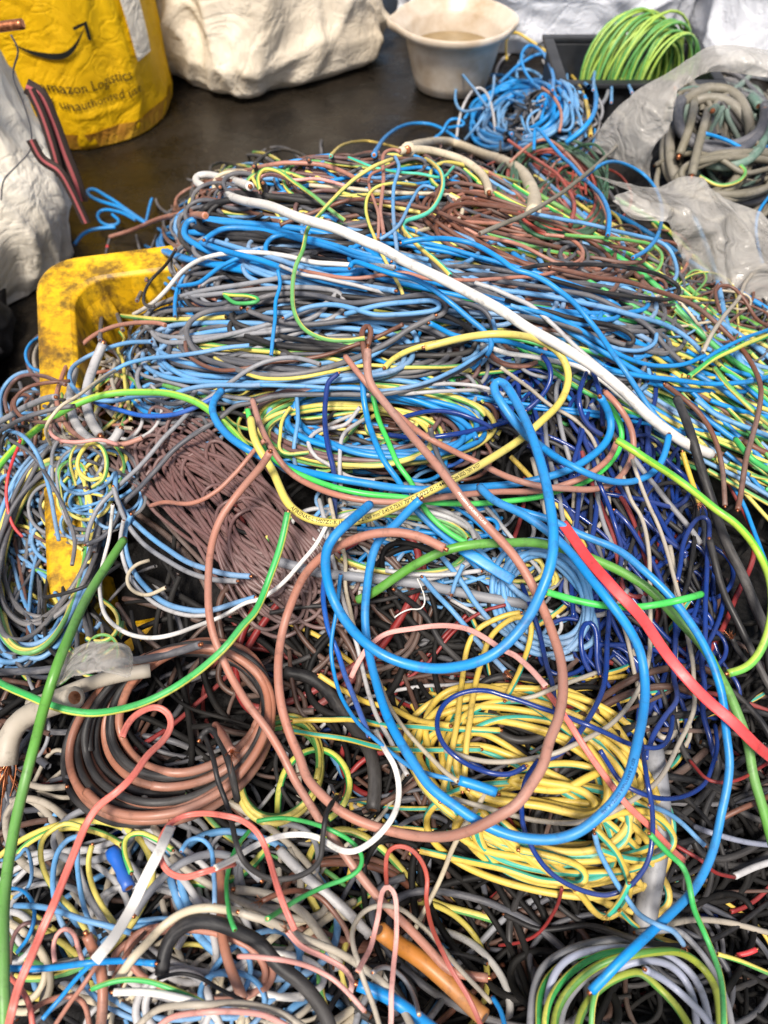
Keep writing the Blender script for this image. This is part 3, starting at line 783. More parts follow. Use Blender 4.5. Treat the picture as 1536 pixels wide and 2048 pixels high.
def single_out():
    """tell alike loose strands apart by which one reaches furthest"""
    for (mt, where, word), L in SPREAD.items():
        if len(L) < 2: continue
        cn = mt.replace('_', ' '); left = list(L)
        for wd, key in (('longest', lambda e: -e[2]), ('lowest', lambda e: -e[1][1]), ('uppermost', lambda e: e[1][1]), ('leftmost', lambda e: e[1][0]), ('rightmost', lambda e: -e[1][0]), ('shortest', lambda e: e[2])):
            if len(left) < 2: break
            e = min(L, key=key)
            if not any(e is q_ for q_ in left): continue
            left = [q_ for q_ in left if q_ is not e]; e[0]['label'] = f"{wd} loose {cn} {word} {where}"
        for e in left: e[0]['label'] = f"{cn} {word} {where}, half buried"
def fill_top(poly, n, pal, wr, ang, spread, length, where, cap=.02, word='wire', **kw):
    for _ in range(n):
        pix = wander(poly, ang, spread, length, **kw); wp = rng.uniform(*wr) * .86
        P, r = lay(pix, wp, 0, cap, stiff=25); stamp(P, r); mt = pick(pal)
        o = tube_obj(NAMES[mt] + "_" + word, P, r, M[mt], k=8, phase=rng.random(), twist=rng.normal())
        cn = NAMES[mt].replace('_', ' ')
        SPREAD.setdefault((NAMES[mt], where, word), []).append((o, project(P[len(P) // 2]), len(P)))
        tag(o, f"{'dusty ' if mt in ('lblue','dgrey','grey') else 'loose '}{cn} {word} {where}", word, f"{cn} {word}s {where}")

def fill_loops(poly, n, pal, wr, ar, where, word, cap=.02, turns=1.5):
    P_ = np.asarray(poly, float); lo, hi = P_.min(0), P_.max(0)
    for _ in range(n):
        for _t in range(50):
            c = lo + rng.random(2) * (hi - lo)
            if inside(poly, *c): break
        mt = pick(pal); a = rng.uniform(*ar); cn = NAMES[mt].replace('_', ' ')
        o = coil(f"{NAMES[mt]}_{word}", f"loose {cn} {word} {where}", mt, rng.uniform(*wr), c, a, a * rng.uniform(.45, .8), rng.uniform(-60, 60), turns * rng.uniform(.5, 1.3), .22, cap=cap, start=rng.random() * 6, cat=word, group=f"{cn} {word}s {where}", drift=.8)
        SPREAD.setdefault((NAMES[mt], where, word), []).append((o, c, a))
R_crestL = [(320, 470), (420, 370), (600, 310), (860, 300), (960, 420), (900, 520), (560, 520), (400, 520)]
R_crestR = [(860, 300), (1000, 340), (1180, 430), (1330, 510), (1370, 590), (1280, 640), (1000, 560), (880, 480)]
R_band = [(330, 470), (600, 470), (900, 520), (1150, 590), (1330, 650), (1300, 760), (1150, 700), (950, 620), (700, 620), (420, 610)]
R_mid = [(300, 690), (430, 620), (700, 620), (980, 640), (960, 760), (640, 800), (300, 820), (240, 760)]
R_hole = [(480, 760), (760, 720), (960, 740), (1010, 880), (820, 960), (560, 940)]
R_navy = [(1010, 710), (1180, 750), (1330, 860), (1420, 1000), (1450, 1300), (1380, 1500), (1200, 1500), (1130, 1250), (1050, 900)]
R_right = [(1340, 640), (1560, 620), (1560, 1010), (1420, 960), (1260, 770)]
R_far = [(1240, 600), (1340, 500), (1560, 600), (1560, 700), (1380, 700)]
R_void = [(420, 1240), (700, 1180), (1100, 1200), (1150, 1420), (900, 1500), (560, 1500)]
R_dark = [(1250, 1480), (1560, 1380), (1560, 2080), (960, 2080), (860, 1800), (1200, 1760)]
R_bl = [(0, 1640), (420, 1680), (700, 1780), (900, 1960), (900, 2080), (-20, 2080)]
R_left = [(-20, 760), (130, 770), (200, 1050), (180, 1320), (-20, 1340)]
R_lower = [(600, 1000), (960, 990), (1100, 1080), (1120, 1300), (860, 1200), (620, 1180)]
R_coilbase = [(560, 1380), (950, 1260), (1250, 1380), (1340, 1640), (1250, 1800), (900, 1760), (640, 1640)]
R_tuft = [(900, 230), (1000, 140), (1180, 170), (1210, 300), (1080, 300)]
R_redgreen = [(1000, 300), (1150, 290), (1230, 380), (1210, 480), (1080, 440)]
R_sack = [(1330, 220), (1400, 160), (1560, 170), (1560, 430), (1420, 380), (1320, 360)]
R_ll = [(-20, 1380), (250, 1340), (480, 1450), (420, 1680), (100, 1720), (-20, 1700)]

dk = dict(black=4, dgrey=2, choc=2, brown=1)
crest = dict(blue=3, lblue=2.5, black=3, dgrey=3.5, brown=1.1, grey=1.2, yg=.5, tan=.5)
top_ = dict(brown=2.2, choc=2, dgrey=3, black=2, yg=1.3, lblue=1, blue=.6, cream=.5, mauve=1)
mixd = dict(blue=1, lblue=3, black=3.5, dgrey=4, yg=.8, brown=.8, gy=.3, grey=1.8, mauve=.6)
fill_deep(R_crestL, 110, top_, (7, 11), 6, 12, 560, sq=.4, hair=.06, curl=.002)
fill_deep(R_crestR, 110, dict(brown=3, choc=2, dgrey=2, black=1.5, tan=1.5, yg=.7, lblue=1), (6, 10), 22, 11, 480, sq=.45, hair=.06, curl=.002)
fill_deep(R_band, 190, crest, (8, 12), 11, 8, 820, sq=.4, hair=.04, curl=.0016)
fill_deep(R_mid, 150, mixd, (8, 12), 4, 16, 560, sq=.5, hair=.08, curl=.0025)
fill_deep(R_hole, 80, dict(blue=2, lblue=1, yg=2, brown=1, mauve=1, black=2, dblue=1, lgrey=1), (8, 12), 5, 25, 360, sq=.6)
fill_deep(R_navy, 90, dict(navy=6, black=3, dgrey=.5, beige=.3, dred=.2), (9, 13), 75, 25, 420, sq=1)
fill_deep(R_right, 130, dict(yg=3, gy=2, blue=1.5, lblue=1.5, brown=1, dgrey=1, green=1), (8, 13), 32, 9, 520, sq=.8, hair=0, stay=False, curl=.002)
fill_deep(R_far, 60, dict(brown=2, dgrey=2, yg=1, black=2, lblue=.6, cream=.5), (5, 8), 20, 40, 260, sq=.6)
fill_deep(R_void, 90, dict(shaded_black=5, dgrey=.8, choc=2, dred=1.2, navy=.6), (9, 16), 35, 50, 520, sq=.9, depth_=(.02, .07), hair=0, stay=False, curl=.006)
fill_deep(R_dark, 190, dict(shaded_black=9, choc=1.2, dred=.35), (8, 15), 10, 60, 760, sq=.9, depth_=(.015, .07), hair=0, stay=False, curl=.006)
fill_deep(R_bl, 80, dict(black=2, dgrey=2, grey=1.5, lblue=1.5, brown=1.2, yg=.25, lgrey=1, beige=1.2), (10, 16), 60, 60, 620, sq=1, hair=.05, stay=False, curl=.010)
fill_deep(R_left, 70, dict(black=2, dgrey=2, lblue=2, yg=1, brown=.6), (8, 11), 70, 30, 320, sq=1)
fill_deep(R_lower, 80, dict(lblue=2, lgrey=2, yg=1.6, grey=2, black=2, blue=1, beige=1), (8, 12), 15, 35, 300, sq=.6)
fill_deep(R_coilbase, 90, dict(shaded_black=5, yt=1.5, choc=1.5, dgrey=1), (9, 14), 20, 45, 460, sq=.9, hair=0, stay=False, curl=.006)
fill_deep(R_tuft, 90, dict(blue=2, lblue=3, dgrey=3, grey=1, black=2), (5, 8), 0, 60, 220, sq=.8)
fill_deep(R_redgreen, 60, dict(rust=3, dgreen=3, black=2, tan=1), (5, 7), 60, 40, 220, sq=.9)
fill_deep(R_sack, 60, dict(olive=4, sage=2, dgrey=3, black=2), (10, 15), 70, 40, 260, sq=1)
fill_deep(R_ll, 70, dict(shaded_black=5, dgrey=2, choc=1), (10, 16), 10, 50, 420, sq=.9, depth_=(.015, .06), hair=0, stay=False, curl=.006)
ob = deep.build("tangled_cables"); tag(ob, "mass of tangled cables filling the depth of the heap", None, kind="stuff")
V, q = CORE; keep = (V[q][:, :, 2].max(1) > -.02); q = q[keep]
co = mesh_obj("heap_depth", V, [q], [mk_core()]); tag(co, "dark sheet painted as the shade inside the cable heap", None, kind="stuff")

# loose strands near the surface, each its own thing
fill_top(R_crestL, 26, top_, (8, 11), 6, 10, 560, "on the heap's upper crest", sq=.4, hair=.06, curl=.002)
fill_top(R_crestR, 30, dict(brown=4, choc=1.5, tan=2, dgrey=1.5, lblue=1, yg=.6), (7, 10), 22, 10, 500, "on the heap's brown shoulder", sq=.45, hair=.05, curl=.002)
fill_top(R_band, 56, crest, (9, 12), 11, 7, 860, "in the heap's broad blue band", sq=.4, hair=.04, curl=.0016)
fill_top(R_mid, 34, mixd, (8, 12), 4, 14, 580, "on the heap's dusty flank", sq=.5, hair=.08, curl=.0025)
fill_top(R_navy, 14, dict(navy=6, beige=1.2, grey=.6), (10, 13), 76, 22, 420, "in the glossy navy tangle", sq=1)
fill_top(R_right, 34, dict(yg=3, gy=3, blue=1.6, lblue=1.5, brown=.6), (9, 14), 33, 8, 520, "in the striped bundle below the plastic sack", sq=.8, hair=0, stay=False, curl=.002)
fill_top(R_far, 14, dict(brown=2, yg=1, dgrey=1, cream=.6, lblue=.6), (5, 8), 20, 40, 260, "just under the plastic sack", sq=.6)
fill_top(R_bl, 14, dict(grey=2, lblue=1.6, yg=1, beige=2, cream=1.5, brown=1.2, coral=.4, gy=.6, black=1, white=.6), (10, 19), 60, 60, 560, "in the mixed pile nearest the viewer", sq=1, hair=.05, stay=False, curl=.011, word='cable')
fill_top(R_tuft, 16, dict(blue=4, lblue=3, lgrey=1), (6, 8), 0, 60, 200, "in the frizzy blue tuft", sq=.8)
fill_top(R_dark, 6, dict(shaded_black=4, black=2, dgrey=1, dred=.6), (10, 16), 10, 40, 560, "in the dark gap beside the yellow coil", sq=.9, hair=0, stay=False, curl=.006, word='cable')
fill_top(R_lower, 18, dict(lblue=3, lgrey=2, yg=1, blue=1), (9, 12), 20, 35, 280, "under the big blue loops", sq=.6)

fill_loops(R_bl, 34, dict(grey=2, lgrey=1.5, lblue=1.6, yg=.8, beige=2, cream=1.5, brown=1.2, black=1.5, white=.8, gy=.4, tan=.6), (10, 17), (70, 190), "looping in the mixed pile nearest the viewer", 'cable')
fill_loops(R_dark, 22, dict(shaded_black=5, black=4, dgrey=1, dred=.6, choc=1), (10, 17), (100, 260), "looping in the dark gap beside the yellow coil", 'cable', cap=.012)
fill_loops(R_void, 10, dict(shaded_black=5, black=3, choc=1, dred=.5), (10, 17), (90, 200), "looping in the dark hollow under the big loops", 'cable', cap=.005)
# ------------------------------------------------------------------ coils and hanks
for i, (mt, c, a, b, rot, tn, w_) in enumerate((('lblue', (745, 830), 215, 70, 4, 5, 11), ('yg', (740, 850), 230, 75, 3, 4, 11), ('mauve', (700, 850), 190, 70, 6, 3, 10), ('blue', (760, 850), 190, 60, 5, 4, 12), ('yg', (700, 870), 170, 60, 0, 3, 10))):
    coil(NAMES[mt] + "_wire_coil", ["dusty light blue coil sunk in the heap's central hollow", "widest yellow green coil lying in the central hollow", "mauve brown coil lying in the central hollow", "bright blue coil lying in the central hollow", "smaller yellow green coil low in the central hollow"][i], mt, w_, c, a, b, rot, tn, .10, cap=.012)
coil("yellow_green_wire_coil", "yellow green coil half hidden under the big blue loops", 'yg', 10, (790, 1085), 150, 62, 4, 4, .08, cap=.008)
coil("light_grey_wire_coil", "pale grey coil half hidden under the big blue loops", 'lgrey', 11, (800, 1090), 155, 70, 2, 3, .08, cap=.010)
coil("light_blue_wire_coil", "messy light blue hank beside the blue tape, under the tan loop", 'lblue', 12, (1090, 1200), 110, 75, 60, 7, .22, cap=.014)
for lb_, c_, a_, b_, ro_, tn_, jt_, cp_ in (("large loose hank of thin mauve brown wire", (445, 1010), 220, 50, 38, 17, .30, .03), ("mauve brown wire hank lying steeply over the large one", (480, 1045), 205, 56, 47, 15, .32, .04),
                                    ("slack mauve brown wire loops hanging below the hank", (520, 1120), 140, 60, 58, 6, .34, .045)):
    coil("mauve_wire_hank", lb_, 'mauve', 8.5, c_, a_, b_, ro_, tn_, jt_, cap=cp_, sqr=.15, drift=1.0)
for mt, w_, c_, a_, b_, ro_, tn_, lb_ in (('blue', 10, (520, 500), 210, 38, 10, 3.5, "flattened bright blue hank on the crest's bin side"), ('lblue', 10, (780, 560), 320, 46, 10, 3.5, "long dusty blue hank stretched across the heap"), ('dgrey', 10, (1100, 600), 250, 40, 13, 3.5, "flattened dark grey hank on the sack flank"),
                                    ('brown', 9, (1060, 480), 230, 50, 17, 4.5, "flattened brown hank on the brown shoulder"), ('black', 10, (560, 440), 200, 40, 4, 2.5, "flattened black hank near the heap's crest"), ('dgrey', 11, (620, 690), 270, 52, 4, 3.5, "drooping dark grey hank on the dusty flank"),
                                    ('lblue', 11, (560, 700), 260, 58, 2, 3.5, "drooping dusty blue hank on the dusty flank"), ('black', 11, (700, 650), 240, 46, 6, 2.5, "drooping black hank on the dusty flank"), ('blue', 10, (1000, 560), 260, 40, 12, 2.5, "flattened bright blue hank under the thick white cable"), ('grey', 10, (480, 620), 190, 48, -6, 2.5, "pale grey hank on the heap's bin side")):
    coil(NAMES[mt] + "_wire_hank", lb_, mt, w_, c_, a_, b_, ro_, tn_, .16, cap=.022, sqr=.25, drift=.8)
coil("light_blue_wire_hank", "blue hank of wire hanging over the yellow bin's side", 'lblue', 10, (85, 1110), 95, 205, 12, 9, .16, cap=.03)
coil("yellow_green_wire_hank", "yellow green wire looping through the blue hank by the yellow bin", 'yg', 10, (80, 1120), 85, 190, 10, 3, .14, cap=.04)
coil("dark_grey_wire_hank", "dark grey wire looping through the blue hank by the yellow bin", 'dgrey', 10, (100, 1080), 90, 200, 14, 4, .16, cap=.035)
coil("yellow_green_wire_coil", "yellow green coil seen between the brown coil and the tan loop", 'yg', 13, (560, 1540), 80, 100, 20, 4, .12, cap=.01)
coil("yellow_teal_wire_coil", "big tangled coil of yellow wire with teal stripe", 'yt', 14.5, (1060, 1560), 225, 140, 28, 13, .34, cap=.02, k=10)
coil("yellow_teal_wire_coil", "second yellow teal coil spilling below the first toward the viewer", 'yt', 14.5, (1110, 1650), 215, 88, 18, 8, .34, cap=.03, k=10)
coil("rust_wire_coil", "rust red coil behind the heap below the blue tuft", 'rust', 7, (1110, 385), 95, 78, 40, 7, .12, cap=.03)
coil("dark_green_wire_coil", "dark green coil wound round the rust red coil", 'dgreen', 7, (1120, 375), 98, 82, 40, 6, .14, cap=.03)
coil("blue_wire_tuft", "bright blue wire curled into a tuft in front of the basin", 'blue', 8, (1040, 225), 85, 55, -15, 8, .25, cap=.05)
coil("blue_wire_tuft", "light blue wire curled within the blue tuft", 'lblue', 8, (1060, 230), 90, 50, -20, 6, .25, cap=.05)
for i, (mt, c, a, b, rot, tn, w_) in enumerate((('olive', (1420, 290), 80, 110, 15, 3, 17), ('sage', (1450, 250), 85, 80, -25, 2, 15), ('dgrey', (1440, 230), 90, 70, 0, 3, 14), ('olive', (1470, 350), 120, 40, -8, 3, 14))):
    coil(NAMES[mt] + "_cable_coil", ["thick olive grey cable curled upright inside the plastic sack", "sage green cable curled inside the plastic sack", "dark grey cable curled at the top of the plastic sack", "olive cable lying across the plastic sack's mouth"][i], mt, w_, c, a, b, rot, tn, .14, cap=.04, cat='cable coil')
ringn = ("outermost", "second", "third", "fourth", "innermost")
for i in range(10):
    mt = ('black', 'copperbrown')[i % 2]; rr = (1.0, .955, .91, .87, .83, .79, .75, .72, .87, .93)[i]
    lb_ = (f"{ringn[i // 2]} black cable of the thick brown and black coil" if i % 2 == 0 else f"{ringn[i // 2]} copper brown cable of the thick brown and black coil") if i < 8 else ("black cable lying over the top of the thick coil", "copper brown cable lying over the top of the thick coil")[i - 8]
    coil(NAMES[mt] + "_cable_coil", lb_, mt, 17 if i % 2 else 15, (330 + (1 - rr) * 190, 1480 - (1 - rr) * 230), 218 * rr, 168 * rr, -30, 1.35 + .5 * rng.random(), .045, cap=.03 + .003 * i, k=12, start=rng.random() * 6, cat='cable coil')
R_rim = [(90, 740), (230, 690), (290, 760), (270, 900), (100, 900)]
fill_top(R_rim, 30, dict(beige=2, grey=2, mauve=2, yg=1.5, tan=1, lgrey=1), (7, 10), 20, 60, 260, "draped over the yellow bin's rim", cap=.10, sq=.9, hair=.12)
R_rim2 = [(90, 900), (240, 890), (250, 1080), (110, 1080)]
fill_top(R_rim2, 22, dict(lblue=3, grey=2, yg=1.5, dgrey=1.5), (7, 10), 60, 50, 260, "hanging past the yellow bin's inner wall", cap=.09, sq=.9, hair=.12)

# ------------------------------------------------------------------ single cables one can follow
def fray(parent, P, r, end, n=26, ln=3.2, spread=.45):
    e = 0 if end == 's' else -1; nb = 4 if end == 's' else -5
    p = P[e]; d = P[e] - P[nb]; d /= np.linalg.norm(d); B = Bundle()
    for _ in range(n):
        o = rng.normal(size=3) * r * .28; dd = d + rng.normal(size=3) * spread; dd /= np.linalg.norm(dd)
        L = r * ln * (.6 + .7 * rng.random()); c2 = rng.normal(size=3) * r * .7
        t = np.linspace(0, 1, 6)[:, None]
        B.add(p - d * r * .6 + o + (d * .45 * t + dd * .55 * t) * L + c2 * t * t, r * .07, M['copper'], 4)
    ob = B.build("copper_strands", parent); ob['kind'] = 'stuff'; return ob
def letter(parent, P, r, txt, s0, mat, size=1.15):
    """print lettering along the side of a cable that faces up"""
    s = np.concatenate([[0], np.cumsum(np.linalg.norm(np.diff(P, axis=0), axis=1))]); T_, N, B = cam_frames(P)
    V2, Tr = text_tris(txt, r * size, True); u = s0 * s[-1] + V2[:, 0] - V2[:, 0].min(); v = V2[:, 1] - r * size * .35
    C = np.stack([np.interp(u, s, P[:, i]) for i in range(3)], -1); NN = np.stack([np.interp(u, s, N[:, i]) for i in range(3)], -1)
    TT = np.stack([np.interp(u, s, T_[:, i]) for i in range(3)], -1); NN /= np.linalg.norm(NN, axis=1)[:, None]; BB = np.cross(NN, TT); 
    ang = v / r; V = C + (r * 1.02 + .0002) * (np.cos(ang)[:, None] * NN + np.sin(ang)[:, None] * BB)
    return mesh_obj("printed_lettering", V, [Tr], [mat], parent, smooth=False)
CAB = {}
def T(mat, wpx, label, pts, lift=0., cap=.045, prof='round', fr='', word=None, sink=0., txt=None, tw=.8, stiff=40, core=None, rv=0., ph=None):
    A = np.array([[float(v) for v in p.split(',')] + ([0] if p.count(',') == 1 else []) for p in pts.split()])
    wpx = wpx * .79; pix = catmull(A, 6.0); pix[:, :2] = kink(pix[:, :2], 1.4 if wpx > 12 else 1.8, .0 if wpx > 12 else .25); P, r = lay(pix, wpx, lift * .001, cap, sink, stiff)
    stamp(P, r * (.6 if prof != 'round' else 1))
    # no two strands are quite straight
    sd_ = rng.random() * 50; n = len(P)
    wob = np.array([mnoise.noise_vector(Vector((i * .06, sd_, 0))) for i in range(n)]) * min(r, .0045) * .20
    P = P + wob
    if rv: r = r * (1 + rv * np.array([mnoise.noise(Vector((i * .45, sd_, 4))) for i in range(n)]))
    word = word or ('cable' if wpx >= 12 else 'wire')
    o = tube_obj(NAMES[mat] + "_" + word, P, r, M[mat], k=(22 if prof != 'round' else 12 if wpx > 12 else 9), prof=prof, phase=rng.random() if ph is None else ph, twist=tw * rng.normal() * 2, core=core)
    tag(o, label, word)
    for e in fr: fray(o, P, r, e)
    if 10 <= wpx < 26 and core is None and prof == 'round' and word in ('cable', 'wire') and not rv:
        for e in 'se':
            if e in fr: continue
            p_, d_ = (P[0], P[0] - P[2]) if e == 's' else (P[-1], P[-1] - P[-3]); u_, v_ = project(p_)
            if 0 < u_ < 1536 and 0 < v_ < 2048:
                d_ = d_ / np.linalg.norm(d_); tube_obj("copper_core", np.array([p_ - d_ * r * .5, p_ + d_ * r * .4, p_ + d_ * r * .9]), r * .52, M['copper'], o, k=8)
    if txt: letter(o, P, r, txt[0], txt[1], M[txt[2]], txt[3] if len(txt) > 3 else 1.15)
    return o, P, r

# --- far side: tuft, arches, plastic sack
T('olive', 13, "olive cable arching across the plastic sack's dark mouth", "1312,330 1345,312 1390,306 1440,318 1490,346 1545,336", cap=.06)
T('sage', 17, "sage green cable slanting upward inside the plastic sack", "1425,222 1450,196 1480,172 1500,150", cap=.07, lift=15)
T('olive', 20, "pale olive cable hanging upright in the plastic sack", "1360,310 1378,260 1388,210 1386,170 1366,152 1348,176", cap=.07, lift=12)
T('olive', 19, "olive grey cable doubled beside the pale upright one", "1384,352 1396,300 1410,240 1420,190 1412,158 1396,150", cap=.07, lift=14)
T('dgrey', 15, "dark grey cable looping at the plastic sack's upper mouth", "1350,178 1372,150 1420,140 1470,148 1520,200 1545,250", cap=.07, lift=14)
T('ty', 14, "teal cable curving round the inside of the plastic sack", "1490,178 1520,200 1540,226 1560,260", cap=.07, lift=18)
T('blue', 9, "thin blue wire deep inside the plastic sack", "1410,268 1450,280 1500,300 1545,290", cap=.05)
T('yg', 9, "yellow wire low inside the plastic sack", "1400,352 1440,372 1480,362 1492,345 1480,332", cap=.05)
T('blue', 8, "blue wire hanging at the picture edge over the plastic sack", "1545,385 1520,420 1512,450 1516,490 1526,530", lift=40, cap=.06)
T('yellow', 8, "yellow wire rising from the tuft in front of the crate", "1012,118 1012,85 1018,70 1030,64 1057,78 1101,112 1131,139 1158,173 1175,217 1182,271", lift=55, cap=.06)
T('black', 6, "thin black wire arching over the blue tuft toward the crate", "1050,118 1080,88 1105,82 1125,95 1140,115", lift=55, cap=.06)
T('blue', 9, "widest bright blue wire arching over the tuft", "1000,165,20 1016,149 1043,125 1077,108 1118,112 1158,132 1185,162 1192,196 1185,230 1162,261 1130,285,0", lift=60, cap=.06)
T('blue', 8, "narrow upright blue wire loop standing out of the tuft", "1067,169 1046,135 1043,108 1057,91 1077,98 1097,125 1107,156 1105,180", lift=65, cap=.06)
for i, (p, lb) in enumerate((("1131,118 1134,165 1142,215 1146,248 1135,262 1115,258", "teal blue wire bent hook-shaped at the tuft's crate side"), ("1145,160 1150,130 1165,120 1182,128 1186,160", "small teal blue wire arch before the lime coil"),
                              ("1188,180 1192,140 1205,124 1220,128 1223,165 1222,205", "tallest teal blue wire arch before the lime coil"), ("1245,145 1255,165 1264,185", "stub of teal blue wire before the lime coil"), ("1150,150 1145,190 1160,235 1172,275", "long teal blue wire drooping from the tuft"))):
    T('lblue', 7, lb, p, lift=50, cap=.06)
T('lblue', 6, "curly blue wire tip standing before the basin", "920,112 913,124 920,140 930,152 943,169 955,186 964,200 975,215", lift=70, cap=.06)
T('lblue', 7, "hooked light blue wire standing before the basin", "915,159 912,185 913,208 927,223 945,222 965,218", lift=60, cap=.06)
T('lblue', 7, "straight light blue wire leaning out of the tuft", "991,152 988,175 981,203 968,232 950,257 930,280", lift=50, cap=.06)
T('lgrey', 7, "pale grey wire arching at the tuft's basin side", "913,275 918,240 930,205 945,182 960,176 973,186 985,225 990,270 988,300", lift=45, cap=.06)
T('blue', 8, "blue wire arch reaching from the heap's crest to the tuft", "748,310 758,290 771,274 805,252 845,247 883,257 913,278 930,300", lift=35, cap=.05)
T('blue', 7, "small blue wire loop behind the crest arch", "866,277 885,262 895,245 905,237 925,240 930,248 915,252 895,255", lift=35, cap=.05)
T('tan', 8, "tan wire curving down over the rust red coil", "1085,175 1105,190 1120,215 1122,240 1118,262", lift=40, cap=.06)
T('rust', 9, "rust red wire arching over the dark green coil", "1016,280 1045,300 1075,320 1110,345 1135,375 1148,410 1140,450", lift=15, cap=.05)
T('dgreen', 7, "dark green wire arching toward the plastic sack", "1145,300 1170,288 1192,290 1208,310 1214,345 1205,385", lift=25, cap=.05)
T('tan', 9, "tan wire crossing the rust red coil downward", "1020,325 1060,290 1090,280 1120,295 1150,325 1175,360 1200,400 1215,440 1210,465", lift=20, cap=.05)
T('blue', 10, "thick blue wire bent to a point over the rust red coil", "1068,300 1069,275 1071,254 1080,262 1111,298 1145,332 1160,350 1199,386 1215,415 1219,445 1215,470", lift=40, cap=.05)
T('olive', 10, "long olive grey wire arching in front of the plastic sack", "960,466 1016,443 1067,420 1118,389 1162,355 1199,325 1233,294 1250,271 1252,245 1245,228 1233,224", lift=45, cap=.05)
T('blue', 9, "blue wire arching in front of the plastic sack", "1162,360 1175,349 1206,328 1236,323 1273,339 1304,369 1321,403 1324,437 1314,474 1294,498 1265,515", lift=45, cap=.05)

# --- thick cream cables at the crest
T('cream', 26, "thick cream cable bowed over the heap's far crest", "815,300 838,290 872,282 906,284 957,305 1008,322 1040,342 1060,370 1072,400 1066,425", cap=.03)
T('cream', 20, "second thick cream cable under the bowed one", "800,302 845,300 889,308 925,320 955,340 972,360 978,385", cap=.02)
T('tan', 9, "tan wire skimming the heap's crest sideways", "350,425 352,400 365,385 390,372 440,352 500,340 568,327 635,328 690,345 720,360", lift=10)
T('black', 9, "black wire loop sticking up at the crest", "440,374 424,352 419,336 428,328 445,325 470,330 508,349 525,365", lift=20)
T('black', 9, "short black wire arch on the crest's far edge", "506,332 522,315 545,303 572,300 600,308 618,320", lift=18)
T('pink', 9, "dusty pink wire under the green arch at the crest", "521,385 516,360 525,352 545,350 580,360 640,358 690,372", lift=8)
T('yg', 10, "yellow green wire hooked over the crest beside the cream tip", "520,380 516,358 527,339 558,342 591,366 635,399 673,427 690,440", lift=16)
T('ty', 9, "teal wire arching over the crest then kinking down", "663,312 675,298 690,288 730,281 788,294 838,311 872,332 886,355 879,393 859,423 830,437 811,443 805,452 825,481 866,518 899,551", lift=28)
T('ty', 8, "teal wire with an upturned tip below the kinked one", "698,315 715,322 737,332 788,342 838,349 880,356 893,352 900,342 908,334", lift=16)
T('tan', 10, "tan wire standing up at the heap's centre", "767,470 762,440 761,423 764,390 767,355 764,318 766,306 788,298 800,305", lift=30)
T('tan', 8, "second tan wire bent beside the upright one", "757,478 758,430 748,400 738,370 740,350 760,340 790,325", lift=18)
T('lblue', 10, "light blue wire standing upright at the heap's centre", "795,520 794,500 788,440 788,372 796,345 798,332 790,314", lift=32)
T('lblue', 9, "light blue wire bent toward the upright one", "760,478 785,462 805,440 825,399 840,375 850,371 870,378", lift=18)
T('yg', 9, "yellow wire hooped low over the upright wires", "806,592 800,575 791,558 771,520 752,480 738,445 733,415 738,388 752,374 775,367 798,366 832,370", lift=14)

# --- bin corner
T('blue', 9, "blue wire folded double behind the yellow bin", "295,448 265,430 237,413 200,402 178,392 172,382 183,378 220,396 255,420 290,444", lift=60, cap=.12)
T('blue', 8, "lower blue wire folded double behind the yellow bin", "270,440 240,425 205,420 194,428 196,440 215,452 240,445 225,430", lift=50, cap=.12)
T('blue', 9, "blue wire drooping over the yellow bin's far corner", "149,490 160,474 176,464 200,459 230,455", lift=70, cap=.12)
T('blue', 7, "short blue wire end sticking up by the yellow bin", "293,443 297,425 300,410 304,398", lift=60, cap=.12)
T('tan', 12, "tan cable end reaching over the yellow bin", "220,474 245,466 271,457 300,445 322,437 359,430 410,432", lift=50, cap=.12)
o_, P_, r_ = T('dgrey', 8, "grey wire with a red band hanging inside the yellow bin", "219,478 214,500 210,544 207,585 202,646 200,680", lift=60, cap=.14)
tube_obj("red_band", P_[12:17], r_ * 1.25, M['redband'], o_, k=12)
T('dgrey', 8, "dark grey wire hanging down the bin's inner wall", "272,470 280,500 290,535 288,570 275,600", lift=40, cap=.12)
T('dgrey', 7, "second dark grey wire hanging down the bin's inner wall", "312,470 303,500 300,535 294,560", lift=40, cap=.12)
T('black', 8, "black wire curled on the yellow bin's inner wall", "352,500 330,530 300,560 288,585 290,610 310,612", lift=20, cap=.12)
T('dgrey', 8, "dark grey wire arched over the yellow bin's corner", "126,570 114,548 116,530 128,526 150,530 180,545 203,565 220,590 235,630 245,660", lift=40, cap=.14)
T('blue', 8, "blue wire loop hanging outside the yellow bin", "80,673 62,685 52,705 55,725 68,738 88,745", lift=20, cap=.1)
T('lblue', 8, "light blue wire end poking over the yellow bin", "155,635 172,645 188,658 200,675 210,690", lift=50, cap=.1)
T('lgrey', 24, "thick grey conduit standing beside the yellow bin's inner wall", "205,690 185,740 172,790 180,840 200,870", cap=.06, lift=30)
T('lgrey', 22, "second grey conduit curving beside the first", "150,740 140,790 150,840 180,880 220,890 240,860", cap=.06, lift=30)
T('beige', 10, "beige wire tangled before the grey conduits", "185,712 190,722 215,724 226,715 228,730 222,760 235,800", lift=10)
T('yg', 9, "yellow wire squiggle before the grey conduits", "240,665 250,680 235,700 245,720 248,760 255,800 262,840", lift=10)

